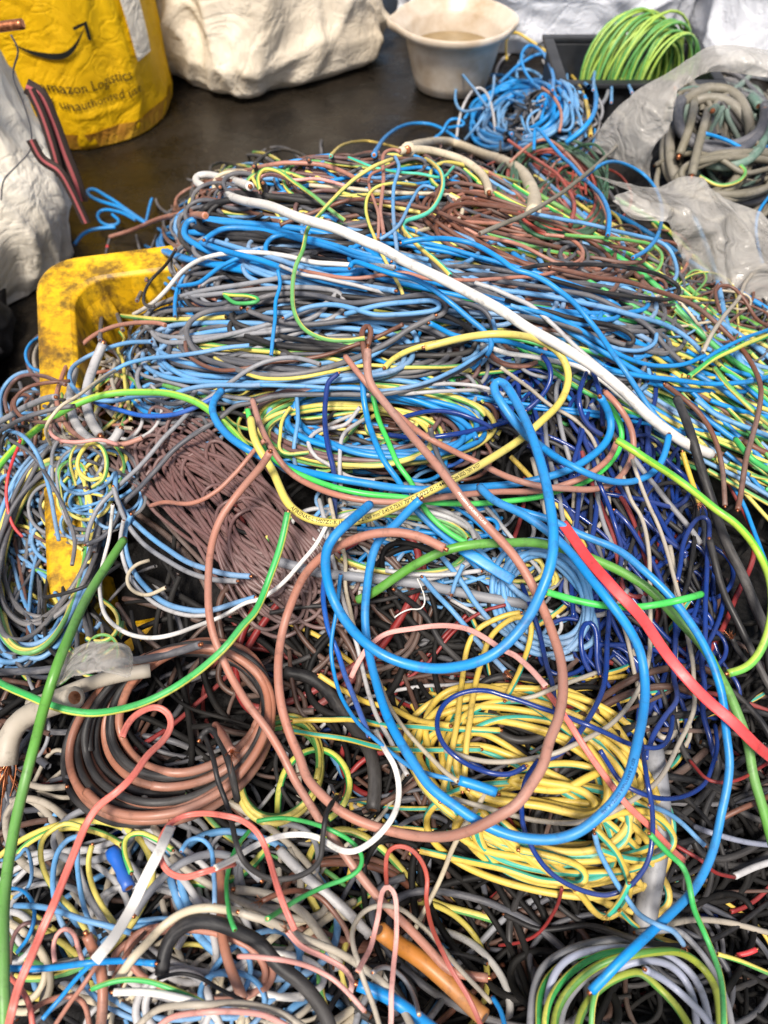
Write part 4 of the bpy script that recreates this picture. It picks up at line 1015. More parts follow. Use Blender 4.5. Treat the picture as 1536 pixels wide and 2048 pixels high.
# --- blue / white / black runs across the heap
T('white', 12, "white cable curving out of the heap above the bin", "267,629 285,621 305,608 335,578 366,541 406,517 457,507 520,507 551,510 635,524 703,530 790,534", lift=14)
T('yg', 10, "yellow green wire reaching far out over the yellow bin", "81,576,70 108,590,60 135,602,45 203,622,25 271,635,10 338,639 406,637 450,634")
T('blue', 11, "short bright blue wire end on the heap's bin side", "355,573 375,570 399,564 420,550 437,537 474,517 520,500", lift=10)
T('blue', 10, "blue wire dropping straight down the heap's bin side", "357,572 352,590 349,610 349,632", lift=8)
T('lblue', 13, "light blue wire running the crest's bin side", "325,462 360,470 420,480 480,498 560,520 640,548 720,570 790,580")
T('blue', 14, "broad bright blue cable along the crest under the white one", "410,480 440,460 480,455 540,462 600,478 660,495 720,515 770,530")
T('blue', 13, "bright blue cable looped at the crest beneath the white one", "545,520 530,500 538,480 560,470 600,474 660,488 720,508 780,522")
T('blue', 14, "bright blue cable crossing the heap's upper left", "315,455 345,475 400,485 460,505 520,520 580,540 650,562 735,578", lift=6)
T('lgrey', 10, "pale grey wire lying across the upper blue band", "560,530 610,550 660,560 720,572 780,588", lift=4)
T('tan', 10, "long tan wire across the centre hooking back at its far end", "600,540 660,552 720,556 805,546 855,556 940,561 1020,556 1084,551 1124,538 1150,527 1165,515 1155,505", lift=10)
T('brown', 11, "dark brown wire sweeping down the brown shoulder", "560,450 640,420 700,400 780,405 860,420 940,450 1010,470 1080,485 1140,500")
T('brown', 10, "dark brown wire looped at the brown shoulder's end", "1000,420 1080,440 1160,470 1220,490 1280,505 1290,520 1250,525 1180,515")
T('tan', 10, "tan wire bent sharply on the brown shoulder", "950,470 1040,490 1100,520 1140,540 1160,525 1165,505 1140,480 1090,470")
T('yg', 9, "yellow green wire wandering past the brown shoulder", "1130,470 1200,476 1270,482 1310,492 1325,510 1318,535 1305,545", lift=14)
T('lblue', 10, "light blue wire wandering past the brown shoulder", "1060,425 1130,440 1200,455 1270,470 1330,490 1350,520 1355,550 1345,565", lift=12)
T('black', 11, "long black wire loop lying on the heap's sack side", "1040,540 1090,530 1151,528 1219,530 1287,541 1338,558 1361,578 1350,595 1304,598 1253,591 1185,581 1118,564 1050,548", lift=8)
T('brown', 13, "long brown cable running off the heap's sack side and down", "1100,535 1150,545 1192,556 1253,564 1304,578 1354,595 1398,618 1439,652 1480,693 1507,734 1520,771 1520,805 1507,866 1493,916 1483,974 1476,1020", lift=28, cap=.06)
T('beige', 10, "beige wire rising steeply at the picture's edge", "1408,705 1425,665 1450,630 1475,600 1490,565 1512,540 1545,520", lift=30, cap=.06)
T('brown', 9, "brown wire hooked below the plastic sack", "1440,625 1432,600 1430,580 1440,572 1465,575 1490,600 1515,640 1540,655", lift=20, cap=.05)
T('dgrey', 13, "dark grey cable on the heap's sack flank", "980,560 1050,570 1130,582 1200,600 1260,630 1300,655 1330,690 1360,720 1390,745", lift=4)
T('lblue', 13, "light blue cable on the heap's sack flank", "1000,580 1080,590 1160,605 1230,620 1300,640 1350,660 1390,690 1415,720", lift=4)
T('black', 12, "black cable hooked back on the heap's sack flank", "1010,600 1090,620 1160,640 1220,650 1255,665 1270,680 1268,690 1255,688", lift=4)
T('lblue', 11, "light blue wire turning back beside the hooked black one", "1020,610 1100,640 1180,675 1240,698 1285,700 1310,685 1312,668", lift=4)
T('blue', 12, "blue cable along the lower edge of the upper band", "990,615 1060,620 1120,640 1180,672 1250,715 1310,730 1370,728 1410,712")
T('blue', 10, "blue wire running straight to the picture's edge", "1405,722 1440,700 1480,680 1545,658", lift=22, cap=.05)
T('gy', 13, "green yellow cable running straight to the picture's edge", "1378,752 1400,736 1422,720 1473,696 1545,668", lift=20, cap=.05)

# --- black and blue flat hank on the centre
T('dgrey', 14, "dark grey cable of the flat loop on the heap's centre", "497,618 510,600 560,588 640,592 700,606 760,600 810,592 850,591 880,602 893,618 875,633 805,637 737,635 676,642 618,649 551,640 497,622", lift=6, cap=.05)
T('lblue', 13, "dusty blue cable inside the flat loop on the heap's centre", "568,636 618,615 669,610 710,618 754,629 838,626 882,615 872,603 820,605 754,612 690,628", lift=10, cap=.055)
T('dgrey', 15, "long dark grey cable crossing the centre into a bend", "870,632 845,645 822,656 788,679 737,706 686,727 618,744 551,750 500,747 457,734 406,717 376,683 372,656 389,635 430,620 480,618", lift=8, cap=.055)
T('lblue', 11, "blue wire under the long dark grey cable", "800,676 737,716 669,744 602,756 540,762 480,770", cap=.045)
T('brown', 11, "brown wire crossing under the flat loop", "805,649 754,673 703,693 652,710 585,722 534,725 490,736 440,740 399,727 372,703 369,683", lift=4, cap=.05)
T('yg', 10, "yellow green wire lying under the dark grey bend", "940,728 870,735 800,735 740,730 690,737 640,748 580,757 520,755 460,735 430,715", cap=.045)
T('blue', 10, "blue wire dropping through the heap's centre-left", "556,540 560,570 552,600 550,640 546,680 543,712", lift=12, cap=.05)
T('gy', 10, "small green yellow hook beside the flat loop", "448,588 470,590 500,592 520,600 470,605 450,590", lift=12, cap=.05)
T('tan', 12, "tan cable looping left over the yellow bin's edge", "330,650 322,646 271,646 220,656 179,679 142,717 122,757 113,798 125,838 149,866 190,882 244,888 285,876", lift=26, cap=.08)
T('grey', 12, "pale grey cable slanting down past the mauve hank", "640,728 585,716 534,722 490,744 474,757 430,788 389,815 355,849 315,889 271,940 230,980 196,1018 176,1068 172,1086", lift=12, cap=.06)
T('lblue', 12, "light blue cable looping left over the grey conduits", "305,683 257,686 210,700 162,720 142,737 140,761 156,784 183,798 223,803 264,794 305,791 338,789 372,778 423,771 474,772 540,770 600,774", lift=16, cap=.06)
T('dblue', 12, "deep blue cable below the light blue loop", "165,790 200,808 237,820 288,832 338,830 389,815 430,795", lift=8, cap=.06)
T('lblue', 11, "light blue cable slanting up behind the grey conduits", "176,781 200,760 250,730 305,716 366,710 430,700 500,690", lift=10, cap=.05)
T('lime', 18, "lime cable arching left out of the heap past the bin", "500,905 470,868 440,838 396,805 338,788 288,784 220,788 152,808 85,849 34,893 0,930 -40,985", lift=30, cap=.08, tw=.1)
T('dgrey', 13, "dark grey cable of the wide lower bend", "900,610 940,608 974,625 987,656 981,696 957,717 923,740 872,764 805,781 737,789 669,788 602,788 551,793 500,808 474,811 433,842 389,869 349,899 315,937 281,974 247,1008 234,1041 210,1071 173,1090", lift=16, cap=.06, txt=("IEDIZ", .395, 'whiteink', .9))
T('lblue', 11, "light blue wire following the wide lower bend", "985,640 992,670 975,696 906,740 838,768 771,780 703,777 652,775 585,772 520,770", lift=14, cap=.06)
T('blue', 14, "bright blue cable hooking down at the heap's centre-right", "700,535 706,522 730,530 781,547 822,556 866,578 906,608 940,639 971,666 984,690 974,710", lift=24, cap=.06)
T('yg', 11, "slender pale yellow wire dangling down the heap's middle", "784,318,20 744,335 710,355 676,389 642,427 615,457 605,500 591,534 585,585 591,629 612,659 646,676 690,683 730,678", lift=30, cap=.06)
T('blue', 13, "blue cable crossing beneath the thick white one to the edge", "859,646 906,669 960,678 1016,684 1067,700 1118,713 1168,727 1219,740 1287,751 1354,761 1422,768 1490,764 1545,752", lift=14, cap=.05)
T('white', 13, "thin white cable running beneath the thick white one", "965,690 1016,707 1060,712 1101,720 1158,734 1206,764 1240,790 1280,820", lift=12, cap=.05)
T('lgrey', 12, "pale cable lying along the thick white one", "950,565 985,578 1016,591 1057,608 1101,646 1151,693 1199,734 1240,768 1280,805 1330,850", lift=22, cap=.06)
T('white', 25, "thickest white cable running diagonally across the whole heap", "500,372,-6 470,362 440,354 405,348 387,353 386,362 400,370 423,379 474,399 534,410 602,437 669,457 720,481 771,501 805,520 872,551 923,578 974,605 1020,632 1050,652 1101,679 1151,710 1202,744 1246,781 1287,822 1327,855 1371,886 1422,908", lift=44, cap=.09, stiff=80)
T('blue', 14, "bright blue cable crossing over the thickest white one", "805,486 840,479 889,477 957,491 1001,518 1030,540 1057,547 1094,564 1131,591 1165,625 1199,666 1226,707 1253,744 1280,788 1304,822 1334,852 1370,868", lift=34, cap=.07)

# --- centre, below the flat loop
T('navy', 13, "navy wire lying sideways in the central hollow", "778,869 838,876 906,869 974,855 1030,838", lift=4)
T('navy', 12, "navy wire arched in the central hollow", "800,836 855,822 906,825 950,840 985,856", lift=8)
T('navy', 13, "glossy navy wire hairpin under the thick white cable", "1053,820 1084,791 1101,757 1097,730 1085,712", lift=4)
T('navy', 13, "navy wire looping down below the thick white cable", "1172,745 1158,788 1165,832 1185,859 1204,870", lift=6)
T('navy', 13, "second navy wire looping down below the thick white cable", "1185,740 1195,770 1204,805 1205,850", lift=6)
T('beige', 10, "beige wire slanting through the navy tangle's top", "1000,735 1050,770 1100,810 1150,840 1180,870 1200,910")
T('lgrey', 11, "pale grey wire curving down into the central hollow", "720,815 690,850 640,860 617,880 625,905 660,930 700,955 750,962", lift=4)
T('lgrey', 11, "pale grey wire running straight down the heap's middle", "735,835 710,850 686,872 679,923 683,974 690,1010", lift=6)
T('dgrey', 14, "frayed grey cable stub standing in the central hollow", "860,855,10 868,885 880,920 898,950 918,975", lift=22, cap=.05)
T('mauve', 12, "mauve cable stub slanting in the central hollow", "880,838 865,860 840,885 790,900", lift=4)
T('yg', 15, "mustard yellow cable rising from the central hollow", "770,735 790,715 850,690 905,680 950,672", lift=2)
T('gy', 11, "short green yellow wire end under the thick white cable", "1000,672 1040,680 1088,692", lift=10)
T('lgrey', 10, "upper pale wire running to the navy tangle", "800,775 870,770 940,770 985,780 1010,790", lift=4)
T('lgrey', 10, "lower pale wire running to the navy tangle", "780,790 860,785 930,782 985,782", lift=4)
T('brown', 15, "brown cable end poking up at the heap's centre", "735,745 728,700 722,672 726,655 738,650 742,668 735,690", lift=12, cap=.05)
T('blue', 16, "blue cable plunging down beside the green one", "727,757 730,805 744,866 767,920 798,964 825,1013 866,1054 906,1088 930,1110 960,1140", lift=10, cap=.05)
T('bgreen', 14, "bright green cable plunging down the heap's middle", "735,750 747,795 757,838 774,879 794,926 822,964 845,1010 872,1044 906,1071 940,1090", lift=12, cap=.05)
T('navy', 14, "navy cable dropping from the centre beside the pale wires", "676,747 656,765 652,790 649,838 656,899 666,940 669,1000 668,1060", lift=14, cap=.05)
T('lblue', 11, "light blue wire dropping from the wide lower bend", "594,792 596,840 590,880 588,910 592,935", lift=8, cap=.05)
T('yg', 10, "yellow wire bent square beside the lettered cable", "580,815 566,840 562,870 560,900 575,908 620,905", lift=6, cap=.05)
T('blue', 20, "blue cable of the wide oval ring", "443,781 424,805 430,838 457,872 491,896 520,913 551,925 618,945 703,962 771,972 838,979 906,978 974,974 1020,970 1084,957 1134,940 1178,916 1209,889 1222,855 1216,822 1200,795", lift=16, cap=.055)
T('bgreen', 15, "bright green cable of the wide oval ring", "495,820 505,860 520,889 561,926 612,954 652,970 720,986 805,996 872,1006 940,1008 1016,1002 1084,991 1134,977 1178,960 1216,930 1239,896 1243,862 1233,832 1212,806", lift=14, cap=.055, txt=("REVI Z AFUMEX 0.75kV", .05, 'ink', 1.0), tw=.1)
T('tan', 16, "upper tan cable of the wide oval ring", "505,800 520,850 545,900 585,950 635,976 703,998 771,1005 838,1001 906,991 974,984 1040,984 1084,981 1134,968 1185,945 1222,912 1235,880", lift=20, cap=.058)
T('tan', 16, "tan cable joining the oval ring from the centre", "690,715 720,752 764,801 805,838 855,876 906,903 957,926 1020,956 1077,972 1134,979 1185,978 1226,964 1253,937 1266,906 1265,869 1253,838 1233,808 1210,785", lift=24, cap=.06)
T('blue', 17, "blue cable turning back beside the oval ring", "984,770 1000,800 1040,850 1090,900 1151,935 1205,958 1253,965 1293,953 1320,930 1334,899 1338,872", lift=32, cap=.065)
T('tan', 12, "tan wire with a cut end across the mauve hank", "300,1013 330,1005 380,1008 430,985 470,945 510,900 530,880", lift=26, cap=.07)
T('yg', 20, "lettered yellow green cable bent across the oval ring", "503,838 505,862 514,889 541,933 560,975 578,1010 608,1034 652,1046 703,1044 754,1032 805,1010 872,976 940,942 1020,893 1050,872 1084,842 1121,805 1137,765 1134,734 1112,700 1060,676 990,668 920,676 850,694", lift=36, cap=.07, txt=("AFIRENAS-L H07Z1-K (AS) TYPE 2 1x6 mm² 0.45/0.75kV 70ºC E-022-01-144033 Class 5025 750V HO7", .17, 'ink', 1.25), tw=.0, ph=.30)
# --- sides of the big loops
T('lgrey', 12, "upper pale twin of the wire pair down to the yellow coil", "639,1000 652,1051 666,1118 683,1186 703,1254 720,1315 734,1372 750,1423 778,1474 798,1520 815,1550", lift=20, cap=.06)
T('cream', 11, "cream wire beside the pale pair below the oval ring", "659,1000 668,1040 676,1068 690,1118 692,1169 700,1220 712,1270", lift=16, cap=.06)
T('white', 11, "white wire sweeping under the mauve hank from the bin", "225,1010 223,1034 217,1085 203,1135 200,1190 213,1234 244,1261 288,1274 338,1271 389,1254 440,1234 491,1206 517,1200 561,1169 602,1125 635,1085 655,1050", lift=36, cap=.08)
T('lblue', 14, "upper light blue cable curving under the mauve hank", "228,945 230,985 250,1027 281,1058 325,1091 372,1122 413,1139 460,1150 500,1152", lift=16, cap=.06)
T('grey', 13, "grey cable paired with the upper light blue curve", "228,975 250,1041 278,1078 322,1112 372,1142 423,1159 474,1163", lift=14, cap=.06)
T('lblue', 14, "lower light blue cable curving under the mauve hank", "262,1030 251,1064 252,1102 267,1142 295,1179 328,1206 372,1220 423,1221 474,1206 510,1195", lift=14, cap=.06)
T('lgrey', 11, "pale cable paired with the lower light blue curve", "248,1040 241,1080 246,1118 260,1155 290,1192 325,1217 372,1231 423,1230", lift=14, cap=.06)
T('cream', 10, "small cream wire hook beside the white sweep", "300,1120 275,1128 258,1145 256,1165 268,1182 295,1190 330,1175", lift=10, cap=.05)
T('black', 10, "black wire end crossing before the yellow bin wall", "88,1196 135,1186 179,1169 217,1145 240,1130", lift=40, cap=.1)
T('dgrey', 20, "dark dusty cable lying across the bin's near end", "-20,1344 68,1342 135,1335 203,1328 271,1320 340,1308 400,1290", lift=28, cap=.08)
T('beige', 36, "thick beige conduit below the dark dusty cable", "60,1408 112,1393 169,1369 237,1349 300,1340", lift=10, cap=.05)
T('beige', 56, "stout beige cable with a thick copper end at the picture's edge", "150,1395 95,1412 61,1426 27,1450 14,1490 12,1530", lift=24, cap=.05, fr='e')
T('yg', 11, "yellow green wire loop standing on the bin's near edge", "205,955 180,960 160,945 155,925 165,900 180,885 200,890 212,910 212,940 205,960 185,975", lift=30, cap=.09)
T('pink', 10, "dusty pink wire crossing over the yellow bin's rim", "100,850 100,868 120,880 150,885 200,880 235,890", lift=40, cap=.09)
T('grey', 16, "grey cable bent over the yellow bin's outer edge", "112,795 85,800 50,815 20,832 -15,850", lift=45, cap=.14)
T('mauve', 10, "mauve wire curl outside the yellow bin", "130,770 80,752 40,755 20,775 10,800 15,825", lift=45, cap=.14)
T('red', 8, "red wire among the blue hank by the yellow bin", "40,880 25,920 15,960 15,1010 25,1050 45,1072", lift=10, cap=.05)

T('brown', 10, "brown wire looped out over the bin's outer rim", "140,762 100,765 60,772 35,790 28,812 45,835 90,845 130,838", lift=45, cap=.14)
T('dgrey', 12, "dark grey cable bent out over the bin's outer rim", "150,812 110,818 70,828 30,845 -15,872", lift=50, cap=.14)
T('cream', 9, "cream wire fallen across the bin's rim", "230,742 200,760 160,790 120,815 90,860 100,890", lift=50, cap=.14)
T('lblue', 11, "light blue wire falling from the bin's rim into the hank", "10,860 40,868 70,900 90,950 105,1010 118,1080", lift=45, cap=.14)
T('dgrey', 10, "dark grey wire falling beside the light blue one", "20,880 60,905 100,960 130,1020 150,1080 145,1130", lift=45, cap=.14)
# --- lower middle
T('grey', 26, "thick grey cable lying across the dark hollow", "560,1125 640,1145 720,1155 820,1165 900,1180 1000,1200 1080,1215", cap=.02)
T('black', 12, "black corrugated cord across the dark hollow", "540,1225 600,1215 680,1210 760,1200 820,1185 850,1175", cap=.03)
T('lblue', 15, "blue cable of the pile slanting to the tan loop", "940,1080 985,1130 1030,1180 1080,1215", lift=8)
T('lblue', 14, "light blue cable end with bare copper above the yellow coil", "845,1155 880,1195 920,1240 960,1290 1010,1342", lift=22, cap=.06, fr='e')
T('lblue', 14, "second light blue cable slanting toward the navy tangle", "880,1110 920,1160 950,1205 985,1245 1020,1275", lift=14, cap=.05)
T('lgrey', 12, "whitish wire bent in the middle of the dark hollow", "770,1140 830,1148 900,1148 960,1140", lift=6)
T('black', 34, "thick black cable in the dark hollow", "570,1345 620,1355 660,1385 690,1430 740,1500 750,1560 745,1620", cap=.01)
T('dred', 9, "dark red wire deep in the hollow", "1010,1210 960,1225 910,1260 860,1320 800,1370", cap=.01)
T('choc', 12, "dark brown cable standing in the hollow", "580,1300 585,1370 600,1420 640,1460", cap=.01)
T('black', 16, "black cable slanting through the hollow", "790,1180 850,1230 880,1280 930,1330", cap=.02)
T('yt', 15, "yellow teal wire straying left from the coil", "1000,1462 940,1460 860,1455 780,1452 700,1440 640,1440 585,1442", lift=6)
T('yt', 15, "lower yellow teal wire straying left from the coil", "960,1500 860,1500 780,1498 700,1480 630,1468 570,1460", lift=6)
T('yt', 15, "yellow teal wire running up into the dark hollow", "638,1350 680,1378 720,1400 780,1415 830,1440 900,1450", lift=4)
T('yt', 15, "upright yellow teal wire pair at the coil's centre", "880,1600 900,1520 915,1440 925,1360 935,1290 960,1255 1010,1230 1040,1225", lift=10, cap=.04)
T('yt', 15, "yellow wire loop at the top of the coil", "925,1580 935,1480 945,1400 960,1330 985,1270 1030,1235 1060,1240 1060,1280 1040,1340 1010,1400", lift=12, cap=.045)
T('yt', 20, "lettered yellow wire loop lying on top of the coil", "1200,1545 1170,1560 1130,1580 1085,1580 1040,1572 1012,1560 1040,1556 1090,1565 1140,1572 1180,1590 1195,1620 1175,1625 1130,1615 1060,1600 1000,1590", lift=12, cap=.05, txt=("MONEV", .37, 'ink', 1.0), tw=.02)
T('yt', 20, "broad yellow teal loop around the coil's far side", "1175,1490 1200,1525 1215,1570 1212,1610 1190,1630 1150,1628 1095,1615 1030,1605 980,1600 940,1580", lift=14, cap=.05, tw=.1)
T('yt', 18, "yellow teal loop reaching beyond the navy loop", "1200,1640 1250,1622 1300,1625 1335,1650 1350,1680 1335,1705 1300,1722 1250,1718 1200,1700", lift=12, cap=.05)
T('yt', 18, "lowest yellow teal fold of the coil", "840,1700 920,1720 1000,1735 1080,1760 1130,1765 1165,1770 1175,1755 1160,1735 1110,1715 1040,1700", lift=6, cap=.05)
T('yt', 17, "yellow teal wire dropping at the coil's near end", "1190,1660 1230,1700 1250,1740 1260,1780 1245,1815 1215,1835 1190,1825 1165,1795 1150,1780", lift=8, cap=.05)
T('yt', 13, "yellow teal wire running under the long blue end", "1240,1820 1270,1850 1310,1872 1360,1890", lift=6)
T('cream', 13, "cream wire passing down from the coil to the bottom", "975,1575 960,1605 930,1650 905,1700 885,1750 860,1800 830,1860 810,1900", lift=14, cap=.05)
T('navy', 13, "navy wire from the tan loop down to the yellow coil", "1045,1170 1063,1217 1080,1271 1090,1322 1104,1372 1112,1420", lift=8, cap=.05)

T('white', 4, "frayed white thread curled in the dark hollow", "835,1156 845,1176 850,1195 849,1210 838,1219 825,1217 806,1224 790,1236", lift=16, cap=.05, word='thread')
T('blue', 27, "flat blue tape lying under the green cable end", "925,1100 955,1118 990,1140 1025,1160", prof='strip', lift=22, cap=.055, word='tape')
T('tan', 12, "short wire with a copper tuft behind the lime bow", "1448,1100 1462,1120 1475,1140", lift=18, cap=.05, fr='e')
T('black', 13, "short black wire with a copper tuft near the slate cable", "1500,1330 1480,1305 1465,1275", lift=18, cap=.05, fr='e')
T('lblue', 11, "light blue wire with a copper twist in the dark hollow", "925,1130 912,1160 905,1185", lift=20, cap=.05, fr='e')
# --- navy side
T('navy', 13, "navy wire loop standing at the far side of the tangle", "1355,1160 1361,1129 1375,1068 1398,1034 1415,1037 1415,1101 1412,1186 1410,1271 1402,1322 1409,1372 1405,1423 1419,1474 1430,1520", lift=14, cap=.05)
T('navy', 13, "long navy wire snaking down the tangle", "1230,1020 1253,1044 1280,1085 1310,1135 1331,1186 1348,1237 1351,1288 1348,1355 1354,1399 1327,1437 1304,1474 1290,1520", lift=8, cap=.05)
T('navy', 13, "navy wire hairpin in the middle of the tangle", "1185,1350 1168,1322 1162,1288 1165,1258 1175,1244 1186,1248 1192,1264 1195,1322 1200,1350", lift=8, cap=.05)
T('navy', 14, "navy wire with white glints sweeping to the tan loop", "1219,1190 1219,1237 1216,1288 1212,1338 1202,1389 1178,1440 1145,1484 1118,1508 1080,1525", lift=12, cap=.055)
T('navy', 12, "navy wire dropping at the tangle's upper end", "1195,960 1212,1000 1233,1061 1243,1108 1236,1150", lift=4)
T('navy', 12, "navy wire crossing under the red cable", "1420,1130 1440,1160 1445,1200 1430,1260 1400,1310 1370,1340", lift=4)
T('beige', 12, "upper beige wire through the navy tangle", "1240,935 1263,1000 1283,1034 1297,1102 1300,1169 1302,1254 1300,1305 1287,1355 1260,1406 1219,1450 1168,1481 1100,1510 1016,1524 940,1515 890,1500", lift=14, cap=.055)
T('beige', 12, "beige wire end lying across the tan loop", "1022,1402 1060,1395 1105,1378 1150,1360 1190,1345", lift=18, cap=.06)
T('beige', 12, "long beige wire looping from the navy tangle to the coil", "1265,920 1294,1000 1317,1054 1338,1118 1354,1176 1368,1223 1375,1271 1385,1322 1388,1372 1388,1416 1375,1454 1354,1494 1341,1520 1320,1555 1304,1572 1253,1606 1202,1633 1151,1645 1084,1642 1016,1628 957,1611 903,1596", lift=18, cap=.06)
T('black', 24, "thick slate cable standing at the navy tangle's far side", "1354,798 1371,838 1388,889 1405,940 1422,991 1440,1050 1460,1100 1483,1145 1510,1210 1535,1268", lift=22, cap=.06)
T('black', 18, "black cable beside the thick slate one", "1418,1080 1430,1125 1442,1169 1470,1230 1497,1288 1524,1345 1550,1390", lift=10, cap=.05)
T('brown', 13, "brown wire standing behind the thick slate cable", "1330,770 1370,800 1400,830 1425,870 1440,910 1448,960 1450,1010", lift=12, cap=.05)
T('yellow', 13, "yellow wire end with frayed copper by the slate cable", "1365,905 1378,945 1392,985 1398,1005", lift=12, cap=.05, fr='e')
T('yg', 13, "yellow wire slanting through the striped bundle", "1430,735 1455,770 1490,805 1540,850", lift=10, cap=.05)
T('gy', 15, "broad green cable in the striped bundle", "1470,880 1500,915 1550,950", lift=10, cap=.05)
T('lblue', 12, "light blue wire slanting into the striped bundle", "1390,800 1430,830 1480,850 1545,875", lift=10, cap=.05)

# --- near coil
T('grey', 19, "outermost grey arch of the near coil", "1060,2083 1062,2018 1066,1981 1083,1937 1127,1903 1185,1884 1246,1877 1303,1890 1340,1907", lift=16, cap=.055, word='cable')
T('gy', 17, "outer green yellow arch of the near coil", "1078,2083 1077,2028 1080,1991 1097,1954 1127,1927 1168,1908 1219,1900 1273,1910", lift=16, cap=.055, word='cable')
T('grey', 16, "slim grey arch dropping off the near coil's far side", "1273,1866 1313,1863 1354,1861 1391,1893 1422,1937 1452,1998 1469,2083", lift=16, cap=.055, word='cable')
T('lav', 19, "lilac grey arch over the middle of the near coil", "1093,2008 1107,1954 1131,1922 1168,1903 1219,1895 1269,1896 1313,1904 1357,1924 1388,1954 1408,1995 1422,2083", lift=16, cap=.055, word='cable')
T('gy', 17, "second green yellow arch of the near coil", "1090,2083 1092,2028 1104,1991 1134,1952 1168,1925 1208,1908 1252,1903", lift=16, cap=.055, word='cable')
T('grey', 18, "inner grey arch of the near coil", "1117,2083 1127,2015 1158,1968 1195,1940 1236,1922 1286,1913", lift=16, cap=.055, word='cable')
T('olime', 20, "broad lime arch of the near coil", "1109,2083 1110,2039 1126,1996 1159,1956 1200,1929 1249,1913 1303,1903 1354,1903 1384,1917 1418,1951 1435,1988 1443,2083", lift=16, cap=.055, word='cable')
T('lav', 19, "pale lilac arch on the near coil's far side", "1219,1947 1252,1930 1293,1922 1334,1929 1368,1957 1388,2001 1395,2083", lift=16, cap=.055, word='cable')
T('olime', 20, "olive lime arch inside the near coil", "1151,2083 1156,2045 1176,2001 1207,1971 1249,1949 1280,1942 1303,1961 1334,1991 1357,2018 1379,2056 1388,2083", lift=16, cap=.055, word='cable')
T('lav', 19, "straight lilac cable crossing the near coil", "1290,1939 1334,1964 1374,1998 1418,2045 1439,2083", lift=16, cap=.055, word='cable')
T('yg', 15, "yellow wire crossing the near coil's open centre", "1181,2083 1185,2018 1195,1978 1212,1951", lift=16, cap=.055, word='cable')
# --- big loops on top
T('dblue', 14, "deep blue cable ending above the yellow coil", "652,1130 649,1160 649,1203 656,1254 676,1305 693,1355 717,1413 740,1472", lift=26, cap=.07)
T('blue', 11, "thin blue wire running beside the deep blue one", "683,1149 673,1220 662,1288 666,1338 683,1396 717,1447 757,1484 794,1514 825,1535 859,1548 916,1562", lift=20, cap=.06)
T('blue', 26, "short fat blue sleeve lying on the yellow coil", "918,1562 955,1572 992,1586", lift=22, cap=.06, core=M['black'])
T('cream', 11, "thin cream wire ending at the fat blue sleeve", "755,1350 761,1366 781,1416 811,1460 845,1498 889,1542 916,1562", lift=22, cap=.06)
T('navy', 13, "shiny navy wire looped over the yellow coil", "1345,1433 1340,1470 1321,1494 1270,1491 1219,1470 1168,1447 1118,1426 1067,1410 1018,1394 967,1380 923,1386 889,1410 875,1440 879,1474 899,1501 940,1531 981,1545 1020,1548 1050,1534", lift=24, cap=.065)
T('navy', 13, "shiny navy wire hanging below the yellow coil in a wide bow", "1075,1520 1055,1550 1046,1579 1043,1630 1053,1674 1080,1721 1118,1758 1168,1782 1219,1789 1260,1772 1290,1734 1304,1680 1304,1613 1294,1562 1287,1515 1280,1470", lift=30, cap=.07)
T('navy', 12, "navy wire bow at the dark side of the coil", "1200,1500 1216,1528 1239,1562 1280,1586 1321,1597 1371,1592 1409,1569 1426,1528 1435,1490 1430,1450", lift=20, cap=.06)
T('coral', 16, "flat coral cord ending beside the grey conduit", "1085,1372 1120,1420 1160,1480 1212,1555 1253,1609 1304,1657 1345,1700 1368,1720", prof='flat', lift=10, cap=.04)
T('tan', 21, "long tan cable sweeping from the mauve hank to the bottom", "540,905 525,930 490,970 462,1005 437,1044 421,1102 416,1169 420,1237 437,1298 467,1359 501,1413 530,1450 564,1508 585,1552 612,1596 646,1646 690,1707 737,1772 781,1822 828,1866 866,1907 899,1941 930,1950 974,1955", lift=44, cap=.09, stiff=90)
T('pink', 14, "flat pink cord arching from the dark hollow", "703,1355 717,1325 737,1294 771,1267 822,1257 889,1252 940,1261 974,1278 1008,1301 1026,1308 1060,1338 1092,1372", prof='flat', lift=26, cap=.06)
T('green', 24, "thick green cable end curving across to the picture's edge", "717,1200 744,1186 781,1162 822,1135 872,1108 923,1091 974,1085 1016,1085 1084,1088 1151,1105 1202,1125 1253,1149 1304,1183 1338,1220 1382,1267 1415,1305 1432,1338 1456,1382 1480,1437 1497,1491 1507,1555 1524,1613 1545,1690", lift=36, cap=.08, stiff=90)
T('blue', 21, "outermost big blue cable with a cut end at the bottom", "985,1000 1040,1022 1100,1040 1158,1068 1233,1098 1287,1142 1341,1193 1375,1237 1415,1305 1442,1382 1453,1474 1458,1528 1453,1579 1439,1646 1419,1718 1388,1778 1340,1830 1300,1866 1253,1910 1182,1983", lift=48, cap=.095, stiff=90)
T('bgreen', 18, "short bright green cable lying over the red one", "1094,1183 1151,1200 1202,1210 1270,1213 1321,1206 1371,1196 1402,1188", lift=62, cap=.1)
T('red', 28, "wide flat red cable running to the picture's edge", "1127,1047 1174,1116 1227,1177 1282,1235 1321,1294 1368,1349 1415,1399 1466,1443 1517,1494 1570,1540", prof='strip', lift=44, cap=.09, stiff=90)
T('blue', 24, "second big blue loop around the yellow coil", "960,975 985,1000 1016,1014 1043,1027 1088,1056 1130,1094 1172,1148 1209,1192 1248,1242 1277,1298 1290,1366 1287,1423 1273,1491 1253,1562 1233,1596 1206,1626 1158,1663 1118,1677 1067,1679 1020,1670 957,1643 906,1609 855,1569 805,1491 778,1440 754,1372 737,1305 730,1237 734,1169 744,1112 757,1078 788,1051 818,1020 840,1000", lift=44, cap=.095, stiff=90, txt=("REVI Z BARRYNAX ES07Z1-K (AS)", .40, 'dgink', .8), tw=.02)
